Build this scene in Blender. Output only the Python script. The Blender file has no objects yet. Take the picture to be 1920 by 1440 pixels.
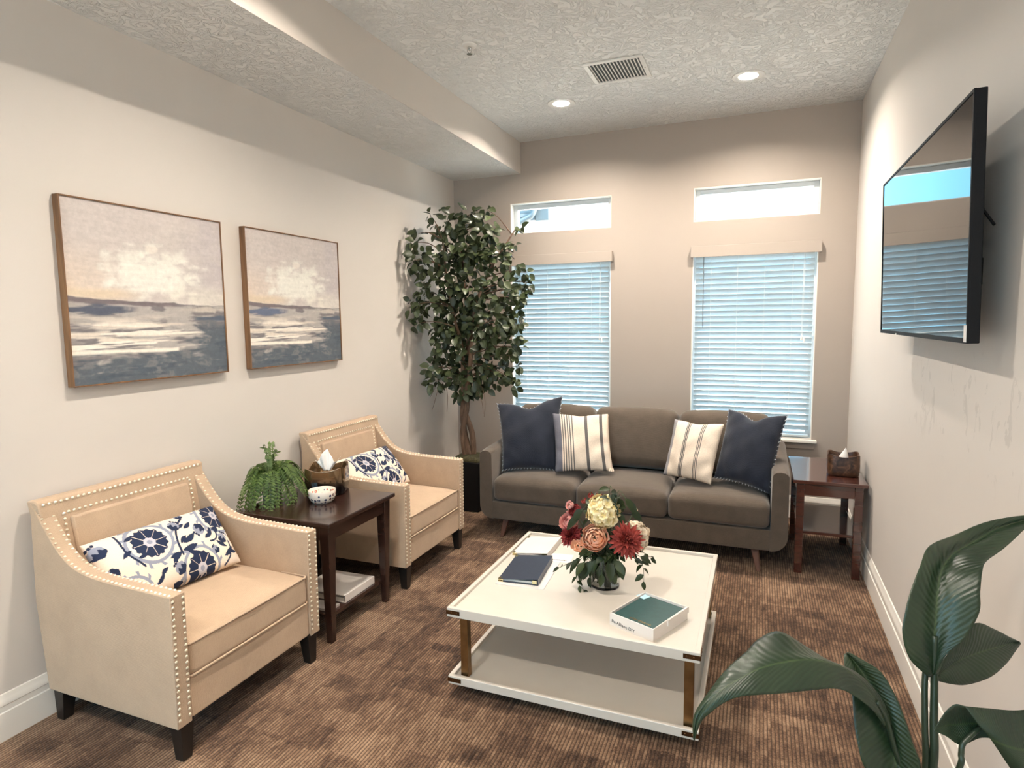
import bpy, bmesh, math, random
import numpy as np
from mathutils import Vector, Matrix, noise as mnoise

random.seed(7)
rng = np.random.default_rng(7)
scene = bpy.context.scene
COL = scene.collection
PI = math.pi

# ------------------------------------------------------------------ camera
F_PX = 1154.2
YAW, PITCH, ROLL = -0.3815, -0.1041, -0.0112
CAM = Vector((2.6862, -5.2888, 1.6016))
_fw = Vector((math.sin(YAW) * math.cos(PITCH), math.cos(YAW) * math.cos(PITCH), math.sin(PITCH)))
_rt = Vector((math.cos(YAW), -math.sin(YAW), 0))
_up = _rt.cross(_fw)
RT = _rt * math.cos(ROLL) + _up * math.sin(ROLL)
UP = -_rt * math.sin(ROLL) + _up * math.cos(ROLL)
FW = _fw
cam_data = bpy.data.cameras.new('camera')
cam_data.sensor_width = 36.0
cam_data.lens = 36.0 * F_PX / 1920.0
cam_data.clip_start = 0.02
cam = bpy.data.objects.new('camera', cam_data)
COL.objects.link(cam)
cam.matrix_world = Matrix(((RT.x, UP.x, -FW.x, CAM.x), (RT.y, UP.y, -FW.y, CAM.y),
                           (RT.z, UP.z, -FW.z, CAM.z), (0, 0, 0, 1)))
scene.camera = cam

# ------------------------------------------------------------------ world, sun, exposure
world = bpy.data.worlds.new('sky')
scene.world = world
world.use_nodes = True
bgn = world.node_tree.nodes['Background']
bgn.inputs['Color'].default_value = (0.26, 0.67, 0.97, 1)
bgn.inputs['Strength'].default_value = 4.5
sun = bpy.data.lights.new('sun', 'SUN')
sun.energy = 34.0
sun.angle = 0.01
sun.color = (1.0, 0.95, 0.88)
sun_o = bpy.data.objects.new('sun', sun)
COL.objects.link(sun_o)
sun_o.rotation_euler = (math.radians(6), math.radians(42), 0)      # from the right, over the roof
LAMP_STRENGTH = 1700.0
LAMP_COLOR = (1.0, 0.89, 0.77)
scene.view_settings.view_transform = 'Standard'
scene.view_settings.look = 'None'
scene.view_settings.gamma = 1.0
scene.view_settings.exposure = 0.20
scene.view_settings.use_curve_mapping = False
scene.cycles.use_denoising = True
scene.cycles.max_bounces = 10
scene.cycles.diffuse_bounces = 6
scene.cycles.glossy_bounces = 4
scene.cycles.transmission_bounces = 8
scene.cycles.sample_clamp_indirect = 6.0
scene.cycles.caustics_reflective = False
scene.cycles.caustics_refractive = False


# ------------------------------------------------------------------ pixel helpers (1920 x 1440 frame)
def ray(u, v):
    return FW + RT * ((u - 960) / F_PX) - UP * ((v - 720) / F_PX)


def at_t(u, v, t):
    return CAM + ray(u, v) * t


def at(u, v, axis, val):
    d = ray(u, v)
    i = 'xyz'.index(axis)
    return CAM + d * ((val - CAM[i]) / d[i])


# ------------------------------------------------------------------ object helpers
def tag(o, label=None, cat=None, group=None, kind=None):
    if label: o['label'] = label
    if cat: o['category'] = cat
    if group: o['group'] = group
    if kind: o['kind'] = kind
    return o


def thing(name, label, cat, loc=(0, 0, 0), rotz=0.0, group=None):
    o = bpy.data.objects.new(name, None)
    o.empty_display_size = 0.1
    COL.objects.link(o)
    o.location = loc
    o.rotation_euler = (0, 0, rotz)
    return tag(o, label, cat, group)


def obj(name, me, mat=None, parent=None, smooth=None, bevel=0, solid=0, sub=0, world=False):
    """me: bmesh or mesh. world: coordinates are world ones, parent an unrotated thing"""
    if isinstance(me, bmesh.types.BMesh):
        bm = me
        me = bpy.data.meshes.new(name)
        bmesh.ops.recalc_face_normals(bm, faces=bm.faces)
        bm.to_mesh(me)
        bm.free()
    if world and parent is not None:
        off = parent.location.copy()
        if parent.parent is not None:
            off += parent.parent.location
        me.transform(Matrix.Translation(-off))
    if smooth is not None:
        for p in me.polygons: p.use_smooth = True
        if smooth < 3.0:
            me.set_sharp_from_angle(angle=smooth)
    if mat is not None and not me.materials:
        me.materials.append(mat)
    o = bpy.data.objects.new(name, me)
    COL.objects.link(o)
    if parent is not None: o.parent = parent
    if bevel:
        b = o.modifiers.new('bevel', 'BEVEL')
        b.width = bevel
        b.segments = 2
        b.limit_method = 'ANGLE'
        b.angle_limit = 0.6
        b.harden_normals = False
    if solid:
        s = o.modifiers.new('solid', 'SOLIDIFY')
        s.thickness = solid
        s.offset = 0
    if sub:
        s = o.modifiers.new('sub', 'SUBSURF')
        s.levels = sub
        s.render_levels = sub
    return o


def copy_tree(o, parent=None):
    c = o.copy()
    COL.objects.link(c)
    c.parent = parent
    for ch in list(o.children):
        copy_tree(ch, c)
    return c


def box(bm, x0, x1, y0, y1, z0, z1):
    vs = [bm.verts.new((x, y, z)) for z in (z0, z1) for y in (y0, y1) for x in (x0, x1)]
    for f in ((0, 2, 3, 1), (4, 5, 7, 6), (0, 1, 5, 4), (2, 6, 7, 3), (0, 4, 6, 2), (1, 3, 7, 5)):
        bm.faces.new([vs[i] for i in f])
    return vs


def boxm(*a):
    bm = bmesh.new()
    box(bm, *a)
    return bm


def taper(bm, cx, cy, z0, z1, a0, b0, a1, b1, dx=0.0, dy=0.0):
    """tapered post: half sizes a0,b0 at z0 (bottom, shifted dx,dy), a1,b1 at z1"""
    v0 = [bm.verts.new((cx + dx + sx * a0, cy + dy + sy * b0, z0)) for sx, sy in ((-1, -1), (1, -1), (1, 1), (-1, 1))]
    v1 = [bm.verts.new((cx + sx * a1, cy + sy * b1, z1)) for sx, sy in ((-1, -1), (1, -1), (1, 1), (-1, 1))]
    bm.faces.new(v0[::-1])
    bm.faces.new(v1)
    for i in range(4):
        j = (i + 1) % 4
        bm.faces.new((v0[i], v0[j], v1[j], v1[i]))


def lathe(bm, prof, n=24, cx=0, cy=0, cap=True):
    rings = []
    for r, z in prof:
        rings.append([bm.verts.new((cx + r * math.cos(2 * PI * k / n), cy + r * math.sin(2 * PI * k / n), z)) for k in range(n)])
    for a, b in zip(rings, rings[1:]):
        for k in range(n):
            l = (k + 1) % n
            bm.faces.new((a[k], a[l], b[l], b[k]))
    if cap:
        bm.faces.new(rings[0][::-1])
        bm.faces.new(rings[-1])


def tube(bm, pts, radii, n=8, cap=True):
    pts = [Vector(p) for p in pts]
    if not isinstance(radii, (list, tuple)): radii = [radii] * len(pts)
    rings = []
    ref = None
    for i, p in enumerate(pts):
        a = pts[max(i - 1, 0)]
        b = pts[min(i + 1, len(pts) - 1)]
        t = (b - a)
        t = t.normalized() if t.length > 1e-9 else Vector((0, 0, 1))
        if ref is None:
            ref = t.orthogonal().normalized()
        else:
            ref = (ref - t * ref.dot(t))
            ref = ref.normalized() if ref.length > 1e-6 else t.orthogonal().normalized()
        q = t.cross(ref)
        rings.append([bm.verts.new(p + (ref * math.cos(2 * PI * k / n) + q * math.sin(2 * PI * k / n)) * radii[i]) for k in range(n)])
    for a, b in zip(rings, rings[1:]):
        for k in range(n):
            l = (k + 1) % n
            bm.faces.new((a[k], a[l], b[l], b[k]))
    if cap:
        bm.faces.new(rings[0][::-1])
        bm.faces.new(rings[-1])


def catmull(pts, m):
    """smooth resample of a list of np vectors / Vectors, m samples per span"""
    P = [np.array(p, float) for p in pts]
    out = []
    for i in range(len(P) - 1):
        p0, p1, p2, p3 = P[max(i - 1, 0)], P[i], P[i + 1], P[min(i + 2, len(P) - 1)]
        for k in range(m):
            t = k / m
            out.append(0.5 * ((2 * p1) + (-p0 + p2) * t + (2 * p0 - 5 * p1 + 4 * p2 - p3) * t * t + (-p0 + 3 * p1 - 3 * p2 + p3) * t ** 3))
    out.append(P[-1])
    return out


def soft_box(x0, x1, y0, y1, z0, z1, r, cuts=12, top=0.0, front=0.0, bottom=0.0, sides=0.0):
    """rounded upholstered block; top/front(-y)/bottom/sides bulge in metres"""
    bm = bmesh.new()
    bmesh.ops.create_cube(bm, size=2.0)
    bmesh.ops.subdivide_edges(bm, edges=bm.edges[:], cuts=cuts, use_grid_fill=True)
    c = Vector(((x0 + x1) / 2, (y0 + y1) / 2, (z0 + z1) / 2))
    h = Vector(((x1 - x0) / 2, (y1 - y0) / 2, (z1 - z0) / 2))
    r = min(r, h.x * .98, h.y * .98, h.z * .98)
    for v in bm.verts:
        n = v.co.copy()
        # cluster the grid towards the edges so that the roundings are well sampled
        m = Vector([math.copysign(abs(a) ** 0.6, a) for a in n])
        p = Vector((m.x * h.x, m.y * h.y, m.z * h.z))
        q = Vector([max(-(h[i] - r), min(h[i] - r, p[i])) for i in range(3)])
        d = p - q
        if d.length > 1e-7:
            p = q + d.normalized() * r
        fx, fy, fz = (1 - (p.x / h.x) ** 2), (1 - (p.y / h.y) ** 2), (1 - (p.z / h.z) ** 2)
        fx, fy, fz = max(fx, 0), max(fy, 0), max(fz, 0)
        o = p.copy()
        if p.z > 0: o.z += top * (fx * fy) ** .6 * (p.z / h.z)
        else: o.z += bottom * fx * fy * (p.z / h.z)
        if p.y < 0: o.y += front * (fx * fz) ** .6 * (p.y / h.y)
        o.x += sides * fy * fz * (p.x / h.x)
        v.co = c + o
    return bm


def grid_mesh(name, P, closed=False, uv=True):
    """P: array rows x cols x 3 -> mesh with uv"""
    P = np.asarray(P, float)
    R, C = P.shape[:2]
    idx = np.arange(R * C).reshape(R, C)
    quads = np.stack([idx[:-1, :-1], idx[:-1, 1:], idx[1:, 1:], idx[1:, :-1]], -1).reshape(-1, 4)
    me = bpy.data.meshes.new(name)
    me.from_pydata(P.reshape(-1, 3).tolist(), [], quads.tolist())
    if uv:
        l = me.uv_layers.new(name='uv')
        vv, uu = np.meshgrid(np.linspace(0, 1, R), np.linspace(0, 1, C), indexing='ij')
        UV = np.stack([uu, vv], -1).reshape(-1, 2)
        l.data.foreach_set('uv', UV[quads.reshape(-1)].astype(np.float32).reshape(-1))
    return me


def set_colors(me, rgb):
    a = me.color_attributes.new('print', 'FLOAT_COLOR', 'POINT')
    n = len(me.vertices)
    c = np.ones((n, 4), np.float32)
    c[:, :3] = rgb
    a.data.foreach_set('color', c.reshape(-1))


def text_mesh(body, size, depth=0.0004, shear=0.0):
    cu = bpy.data.curves.new('t', 'FONT')
    cu.body = body
    cu.size = size
    cu.extrude = depth
    cu.shear = shear
    cu.align_x = 'CENTER'
    cu.align_y = 'CENTER'
    o = bpy.data.objects.new('t', cu)
    COL.objects.link(o)
    dg = bpy.context.evaluated_depsgraph_get()
    me = bpy.data.meshes.new_from_object(o.evaluated_get(dg))
    bpy.data.objects.remove(o)
    return me


# ------------------------------------------------------------------ materials
def lin(c):
    """sRGB 0-255 -> linear"""
    r = []
    for v in c:
        v = v / 255.0
        r.append(v / 12.92 if v <= 0.04045 else ((v + 0.055) / 1.055) ** 2.4)
    return tuple(r)


class NT:
    def __init__(s, name):
        s.m = bpy.data.materials.new(name)
        s.m.use_nodes = True
        s.t = s.m.node_tree
        s.p = s.t.nodes['Principled BSDF']
        s.out = s.t.nodes['Material Output']
        s.co = s.n('ShaderNodeTexCoord').outputs['Object']

    def n(s, typ, **k):
        o = s.t.nodes.new(typ)
        for a, b in k.items():
            if a.startswith('i_'):
                o.inputs[a[2:].replace('_', ' ')].default_value = b
            else:
                setattr(o, a, b)
        return o

    def l(s, a, b):
        s.t.links.new(a, b)

    def mapping(s, scale=(1, 1, 1), loc=(0, 0, 0), rot=(0, 0, 0), src=None):
        m = s.n('ShaderNodeMapping')
        m.inputs['Scale'].default_value = scale
        m.inputs['Location'].default_value = loc
        m.inputs['Rotation'].default_value = rot
        s.l(src or s.co, m.inputs['Vector'])
        return m.outputs['Vector']

    def noise(s, scale, detail=3, rough=.5, vec=None, dist=0):
        o = s.n('ShaderNodeTexNoise', i_Scale=scale, i_Detail=detail, i_Roughness=rough, i_Distortion=dist)
        s.l(vec or s.co, o.inputs['Vector'])
        return o.outputs['Fac']

    def ramp(s, fac, stops, interp='LINEAR'):
        r = s.n('ShaderNodeValToRGB')
        r.color_ramp.interpolation = interp
        e = r.color_ramp.elements
        while len(e) < len(stops): e.new(0.5)
        for i, (p, c) in enumerate(stops):
            e[i].position = p
            e[i].color = (*c, 1) if len(c) == 3 else c
        s.l(fac, r.inputs['Fac'])
        return r.outputs['Color']

    def math(s, op, a, b=None, c=None):
        m = s.n('ShaderNodeMath', operation=op)
        for i, v in enumerate((a, b, c)):
            if v is None: continue
            if isinstance(v, (int, float)): m.inputs[i].default_value = v
            else: s.l(v, m.inputs[i])
        return m.outputs[0]

    def mix(s, fac, a, b, mode='MIX'):
        m = s.n('ShaderNodeMix', data_type='RGBA', blend_type=mode)
        for sock, v in ((m.inputs[0], fac), (m.inputs[6], a), (m.inputs[7], b)):
            if isinstance(v, (int, float)): sock.default_value = v
            elif isinstance(v, (tuple, list)): sock.default_value = (*v, 1) if len(v) == 3 else v
            else: s.l(v, sock)
        return m.outputs[2]

    def bump(s, height, strength=.3, dist=.002):
        b = s.n('ShaderNodeBump')
        b.inputs['Strength'].default_value = strength
        b.inputs['Distance'].default_value = dist
        s.l(height, b.inputs['Height'])
        s.l(b.outputs['Normal'], s.p.inputs['Normal'])
        return b

    def col(s, c):
        if isinstance(c, (tuple, list)): s.p.inputs['Base Color'].default_value = (*c, 1)
        else: s.l(c, s.p.inputs['Base Color'])

    def set(s, **k):
        for a, b in k.items():
            s.p.inputs[a.replace('_', ' ')].default_value = b
        return s


def simple(name, c, rough=.6, metal=0.0, var=.06, vscale=6.0, bump=None, **k):
    t = NT(name)
    n = t.noise(vscale, 4)
    t.col(t.ramp(n, ((.3, tuple(x * (1 - var) for x in c)), (.7, tuple(min(1, x * (1 + var)) for x in c)))))
    t.set(Roughness=rough, Metallic=metal, **k)
    if bump:
        t.bump(t.noise(bump[0], 4), bump[1], bump[2])
    return t.m


def fabric(name, c, weave=420.0, var=.07, rough=.9, strength=.35, sheen=.15, c2=None):
    t = NT(name)
    wa = t.n('ShaderNodeTexWave', wave_type='BANDS', bands_direction='Y', i_Scale=weave / 6.28 * 1.0, i_Distortion=1.5)
    wb = t.n('ShaderNodeTexWave', wave_type='BANDS', bands_direction='Z', i_Scale=weave / 6.28 * 1.0, i_Distortion=1.5)
    t.l(t.co, wa.inputs['Vector'])
    t.l(t.co, wb.inputs['Vector'])
    h = t.math('ADD', wa.outputs['Fac'], wb.outputs['Fac'])
    n = t.noise(9, 5, .6)
    fine = t.noise(260, 2, .6)
    k = t.math('ADD', t.math('MULTIPLY', n, .6), t.math('MULTIPLY', fine, .4))
    d = c2 or tuple(x * (1 + var) for x in c)
    t.col(t.ramp(k, ((.36, tuple(x * (1 - var) for x in c)), (.64, d))))
    t.set(Roughness=rough, Sheen_Weight=sheen, Sheen_Roughness=.5)
    t.p.inputs['Specular IOR Level'].default_value = .2
    t.bump(t.math('ADD', h, t.math('MULTIPLY', fine, 2.0)), strength, .0006)
    return t.m


def wood(name, c0, c1, rough=.25, coat=.3, scale=1.0, axis='y'):
    t = NT(name)
    sc = {'x': (2, 26, 26), 'y': (26, 2, 26), 'z': (26, 26, 2)}[axis]
    v = t.mapping(tuple(a * scale for a in sc))
    n = t.noise(1.0, 6, .6, v, .6)
    t.col(t.ramp(n, ((.3, c0), (.7, c1))))
    t.set(Roughness=rough, Coat_Weight=coat, Coat_Roughness=.12)
    t.bump(n, .02, .0005)
    return t.m


MAT = {}


def wall_mat(name, c, scuffs=False):
    t = NT(name)
    n = t.noise(1.3, 4)
    base = t.ramp(n, ((.3, tuple(x * .975 for x in c)), (.7, tuple(x * 1.02 for x in c))))
    if scuffs:
        # rubbed and scratched patch of paint under the screen
        sx = t.n('ShaderNodeSeparateXYZ')
        t.l(t.co, sx.inputs[0])
        def band(s, a, b, soft):
            up = t.n('ShaderNodeMapRange', interpolation_type='SMOOTHSTEP')
            up.inputs[1].default_value, up.inputs[2].default_value = a - soft, a + soft
            t.l(s, up.inputs[0])
            dn = t.n('ShaderNodeMapRange', interpolation_type='SMOOTHSTEP')
            dn.inputs[1].default_value, dn.inputs[2].default_value = b - soft, b + soft
            dn.inputs[3].default_value, dn.inputs[4].default_value = 1, 0
            t.l(s, dn.inputs[0])
            return t.math('MULTIPLY', up.outputs[0], dn.outputs[0])
        area = t.math('MULTIPLY', band(sx.outputs['Y'], -3.35, -2.0, .15), band(sx.outputs['Z'], 1.12, 1.46, .1))
        v = t.mapping((1, 14, 7))
        a = t.noise(1.0, 5, .65, v, 1.2)
        b = t.noise(3.2, 2, .5)
        m = t.math('MULTIPLY', t.math('GREATER_THAN', a, .585), t.math('GREATER_THAN', b, .47))
        m = t.math('MULTIPLY', m, area)
        base = t.mix(t.math('MULTIPLY', m, .32), base, tuple(x * .62 for x in c))
    t.col(base)
    t.set(Roughness=.55)
    t.p.inputs['Specular IOR Level'].default_value = .35
    t.bump(t.noise(55, 3, .5), .10, .0015)
    return t.m


WALL_C = (0.66, 0.612, 0.565)
MAT['wall'] = wall_mat('wall_paint', WALL_C)
MAT['wall_taupe'] = wall_mat('wall_tone_taupe', (0.385, 0.33, 0.287))  # back wall toned darker and browner than the side walls
MAT['wall_scuffed'] = wall_mat('wall_paint_scuffed', WALL_C, True)


def ceiling_mat():
    t = NT('textured_ceiling')
    v = t.noise(9, 2, .5)
    n1 = t.noise(14, 6, .60, None, 2.2)
    ridge = t.n('ShaderNodeMapRange', interpolation_type='SMOOTHSTEP')
    ridge.inputs[1].default_value, ridge.inputs[2].default_value = .44, .60
    t.l(n1, ridge.inputs[0])
    t.col(t.ramp(v, ((.3, (.80, .795, .775)), (.7, (.83, .825, .805)))))
    t.set(Roughness=.85)
    t.bump(t.math('ADD', ridge.outputs[0], t.math('MULTIPLY', t.noise(90, 3), .15)), .75, .011)
    return t.m


MAT['ceiling'] = ceiling_mat()
MAT['trim'] = simple('white_trim_paint', (.80, .76, .70), .35, var=.01)
MAT['white_vinyl'] = simple('white_vinyl', (.72, .74, .76), .35, var=.01)


def carpet_mat():
    t = NT('ribbed_carpet')
    s = t.n('ShaderNodeSeparateXYZ')
    t.l(t.co, s.inputs[0])
    rib = t.math('FRACT', t.math('DIVIDE', s.outputs['X'], .0138))
    tri = t.math('ABSOLUTE', t.math('SUBTRACT', rib, .5))          # 0 centre .. .5 groove
    ribid = t.math('FLOOR', t.math('DIVIDE', s.outputs['X'], .0138))
    # yarn colour runs: every rib changes shade in steps along its length
    cv = t.n('ShaderNodeCombineXYZ')
    t.l(t.math('MULTIPLY', ribid, 3.17), cv.inputs[0])
    t.l(t.math('MULTIPLY', s.outputs['Y'], 11.0), cv.inputs[1])
    run = t.noise(1.0, 3, .65, cv.outputs[0])
    # blocks
    def blocks(sx, sy, off):
        c2 = t.n('ShaderNodeCombineXYZ')
        jit = t.math('MULTIPLY', t.noise(45, 3, .7), .06)
        t.l(t.math('FLOOR', t.math('DIVIDE', t.math('ADD', t.math('ADD', s.outputs['X'], off), jit), sx)), c2.inputs[0])
        t.l(t.math('FLOOR', t.math('DIVIDE', t.math('ADD', t.math('ADD', s.outputs['Y'], off * 1.7), jit), sy)), c2.inputs[1])
        w = t.n('ShaderNodeTexWhiteNoise', noise_dimensions='2D')
        t.l(c2.outputs[0], w.inputs['Vector'])
        return w.outputs['Value']
    b = t.math('ADD', t.math('MULTIPLY', blocks(.14, .11, 0.0), .5), t.math('MULTIPLY', blocks(.26, .17, .083), .5))
    cloud = t.noise(7.0, 4, .6)
    fleck = t.noise(150, 3, .7)
    k = t.math('ADD', t.math('MULTIPLY', run, .80), t.math('MULTIPLY', b, .38))
    k = t.math('ADD', k, t.math('MULTIPLY', cloud, .28))
    k = t.math('ADD', k, t.math('MULTIPLY', fleck, .75))
    k = t.math('SUBTRACT', k, .58)
    c = t.ramp(k, ((.24, (.034, .018, .011)), (.42, (.115, .064, .038)), (.58, (.22, .133, .080)), (.80, (.38, .25, .16))))
    gro = t.n('ShaderNodeMapRange', interpolation_type='SMOOTHSTEP')
    gro.inputs[1].default_value, gro.inputs[2].default_value = .20, .46
    gro.inputs[3].default_value, gro.inputs[4].default_value = 0.0, .74
    t.l(tri, gro.inputs[0])
    t.col(t.mix(gro.outputs[0], c, (.028, .016, .010)))
    t.set(Roughness=1.0, Sheen_Weight=.1)
    t.p.inputs['Specular IOR Level'].default_value = .1
    h = t.math('ADD', t.math('MULTIPLY', tri, -2.0), t.math('MULTIPLY', fleck, 1.2))
    t.bump(h, .7, .004)
    return t.m


MAT['carpet'] = carpet_mat()

# ------------------------------------------------------------------ the room
W, H = 3.3403, 3.1651
ZS, XS = 2.8953, 0.6716
YR = -8.2                                   # wall behind the camera
BT = .018                                   # baseboard thickness
BH = .18

floor = obj('floor', boxm(-.2, W + .2, YR - .2, .2, -.1, 0), MAT['carpet'])
tag(floor, kind='structure')
LX, LY = (1.302, 2.574), (-.814, -3.2, -5.6)      # recessed light rows; the right row has none near the screen
LIGHTS = [(LX[0], LY[0]), (LX[1], LY[0]), (LX[0], LY[1]), (LX[0], LY[2]), (LX[1], LY[2])]
HB = .064
bm = bmesh.new()
yc = YR - .2
for y in sorted(LY):
    box(bm, -.2, W + .2, yc, y - HB, H, H + .15)
    xc = -.2
    for x in [q for q in LX if (q, y) in LIGHTS]:
        box(bm, xc, x - HB, y - HB, y + HB, H, H + .15)
        box(bm, x - HB, x + HB, y - HB, y + HB, H + .06, H + .15)
        xc = x + HB
    box(bm, xc, W + .2, y - HB, y + HB, H, H + .15)
    yc = y + HB
box(bm, -.2, W + .2, yc, .2, H, H + .15)
ceil = obj('ceiling', bm, MAT['ceiling'])
tag(ceil, kind='structure')
tag(obj('wall_left', boxm(-.15, 0, YR, .15, 0, H), MAT['wall']), kind='structure')
tag(obj('wall_right', boxm(W, W + .15, YR, .15, 0, H), MAT['wall_scuffed']), kind='structure')
bm = bmesh.new()
for a in ((-.15, .12, 0, H), (2.55, W + .15, 0, H), (.12, 2.55, 0, .15), (.12, 2.55, 2.88, H)):  # unseen opening added here to let fill daylight in from behind
    box(bm, a[0], a[1], YR - .15, YR, a[2], a[3])
tag(obj('wall_rear', bm, MAT['wall']), kind='structure')

# back wall with four openings
WX = ((.568, 1.491), (2.1668, 3.0901))
ZB0, ZB1 = .640, 2.150        # lower windows
ZT0, ZT1 = 2.372, 2.640       # transoms
bm = bmesh.new()
WT = .15
xs = [-.15, WX[0][0], WX[0][1], WX[1][0], WX[1][1], W + .15]
for i in (0, 2, 4):
    box(bm, xs[i], xs[i + 1], 0, WT, 0, H)
for (a, b) in WX:
    box(bm, a, b, 0, WT, 0, ZB0)
    box(bm, a, b, 0, WT, ZB1, ZT0)
    box(bm, a, b, 0, WT, ZT1, H)
bmesh.ops.remove_doubles(bm, verts=bm.verts, dist=1e-5)
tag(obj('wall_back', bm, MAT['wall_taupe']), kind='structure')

# dropped beam along the left wall: flat soffit, painted side, bead at the corner
bm = bmesh.new()
box(bm, 0, XS - .004, YR, 0, ZS, H)
tag(obj('ceiling_beam', bm, MAT['ceiling']), kind='structure')
tag(obj('trim_1', boxm(XS - .004, XS, YR, 0, ZS - .002, H), MAT['wall'], bevel=.0015), kind='structure')

# baseboards: stepped profile
def baseboard(name, prof, ax):
    bm = bmesh.new()
    ends = []
    for e in ax['ends']:
        ends.append([bm.verts.new(ax['f'](d, z, e)) for d, z in prof])
    n = len(prof)
    for i in range(n):
        j = (i + 1) % n
        bm.faces.new((ends[0][i], ends[0][j], ends[1][j], ends[1][i]))
    bm.faces.new(ends[0]); bm.faces.new(ends[1][::-1])
    return tag(obj(name, bm, MAT['trim'], smooth=.6), kind='structure')


PROF = [(0, 0), (.018, 0), (.018, .105), (.0175, .110), (.013, .113), (.013, .135), (.0155, .138), (.0155, .150),
        (.011, .158), (.008, .170), (.0055, .178), (0, .180)]
baseboard('baseboard_left', PROF, dict(ends=(YR, 0), f=lambda d, z, e: (d, e, z)))
baseboard('baseboard_right', PROF, dict(ends=(YR, 0), f=lambda d, z, e: (W - d, e, z)))
baseboard('baseboard_back', PROF, dict(ends=(BT, W - BT), f=lambda d, z, e: (e, -d, z)))

# ------------------------------------------------------------------ windows
def glass_mat(name, tint=(1, 1, 1), rough=0.0, ior=1.45):
    t = NT(name)
    n = t.noise(3.0, 1)
    t.col(t.ramp(n, ((0, tuple(x * .99 for x in tint)), (1, tint))))
    t.set(Roughness=rough, IOR=ior, Transmission_Weight=1.0)
    return t.m


def pane_mat():
    t = NT('window_pane')
    tr = t.n('ShaderNodeBsdfTransparent')
    gl = t.n('ShaderNodeBsdfGlossy')
    gl.inputs['Roughness'].default_value = 0.02
    mx = t.n('ShaderNodeMixShader')
    n = t.noise(2.0, 1)
    t.l(t.math('ADD', t.math('MULTIPLY', n, .01), .045), mx.inputs[0])
    t.l(tr.outputs[0], mx.inputs[1])
    t.l(gl.outputs[0], mx.inputs[2])
    t.l(mx.outputs[0], t.out.inputs['Surface'])
    return t.m


MAT['pane'] = pane_mat()
n_win = 0
for (a, b) in WX:
    for (z0, z1, low) in ((ZB0, ZB1, True), (ZT0, ZT1, False)):
        n_win += 1
        w = bpy.data.objects.new('window_%d' % n_win, None)
        COL.objects.link(w)
        w.location = ((a + b) / 2, .08, z0)
        tag(w, kind='structure')
        # white jamb liner
        bm = bmesh.new()
        lt = .006
        box(bm, a, a + lt, .002, WT - .01, z0, z1)
        box(bm, b - lt, b, .002, WT - .01, z0, z1)
        box(bm, a + lt, b - lt, .002, WT - .01, z1 - lt, z1)
        box(bm, a + lt, b - lt, .002, WT - .01, z0, z0 + lt)
        obj('jamb', bm, MAT['trim'], w, world=True)
        fr = .038
        bm = bmesh.new()
        box(bm, a + lt, a + lt + fr, .075, .125, z0 + lt, z1 - lt)
        box(bm, b - lt - fr, b - lt, .075, .125, z0 + lt, z1 - lt)
        box(bm, a + lt + fr, b - lt - fr, .075, .125, z1 - lt - fr, z1 - lt)
        box(bm, a + lt + fr, b - lt - fr, .075, .125, z0 + lt, z0 + lt + fr * (1.0 if low else .25))
        obj('window_frame', bm, MAT['white_vinyl'], w, bevel=.003, world=True)
        obj('pane', boxm(a + lt + fr, b - lt - fr, .098, .102, z0 + lt + .008, z1 - lt - fr), MAT['pane'], w, world=True)
        if low:
            obj('window_sill', boxm(a - .035, b + .035, -.055, .0, z0 - .022, z0), MAT['trim'], w, bevel=.004, world=True)
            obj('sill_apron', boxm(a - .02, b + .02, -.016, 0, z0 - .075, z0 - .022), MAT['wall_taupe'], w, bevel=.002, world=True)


# ------------------------------------------------------------------ outside
MAT['paving'] = simple('pale_concrete', (.62, .58, .52), .9, var=.15, vscale=2.5)
MAT['siding'] = simple('white_siding', (.55, .56, .56), .6, var=.03)
MAT['soffit'] = simple('shaded_soffit_board', (.20, .21, .22), .6, var=.05)  # white boards, coloured darker for the shade under the eave
MAT['gutter'] = simple('grey_gutter_metal', (.13, .15, .16), .5, var=.05)
tag(obj('ground', boxm(-30, 30, -30, 30, -.4, -.15), MAT['paving']), 'pale sunlit ground outside the windows', 'ground', kind='structure')
# wing of the building with its eave, seen in the corner of the left transom
ev = thing('roof_eave', 'white boarded roof eave with gutter outside the left transom window', 'eave', (-.6, 2.0, -.15))
obj('wing_wall', boxm(-3.2, -.55, 1.9, 7.0, -.15, 3.2), MAT['siding'], ev, world=True)
y0e = 1.75
for k in range(9):
    zz = 2.775 + .045 * k
    obj('soffit_board', boxm(-2.4, .17 - .012 * k, y0e - .01 * (k % 2), y0e + .25, zz, zz + .040), MAT['soffit'], ev, world=True)
obj('gutter_end', boxm(.20, .37, y0e - .05, y0e + .15, 2.755, 3.02), MAT['gutter'], ev, bevel=.01, world=True)
bm = bmesh.new()
tube(bm, catmull([(.235, y0e - .10, 2.99), (.19, y0e - .10, 2.83), (.08, y0e - .10, 2.765), (-.12, y0e - .10, 2.68), (-.55, y0e - .05, 2.6), (-.6, y0e - .05, 2.3), (-.6, y0e - .05, -.15)], 5), .032, 10)
obj('downspout', bm, MAT['gutter'], ev, smooth=1.0, world=True)
hb = thing('hedge_wall', 'low pale garden wall beyond the blinds', 'garden wall', (2.5, 9.0, -.15))
obj('wall_body', boxm(-6, 12, 9.0, 9.25, -.15, 1.15), MAT['siding'], hb, world=True)
obj('wall_cap', boxm(-6.05, 12.05, 8.95, 9.3, 1.15, 1.22), MAT['paving'], hb, world=True)


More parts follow.
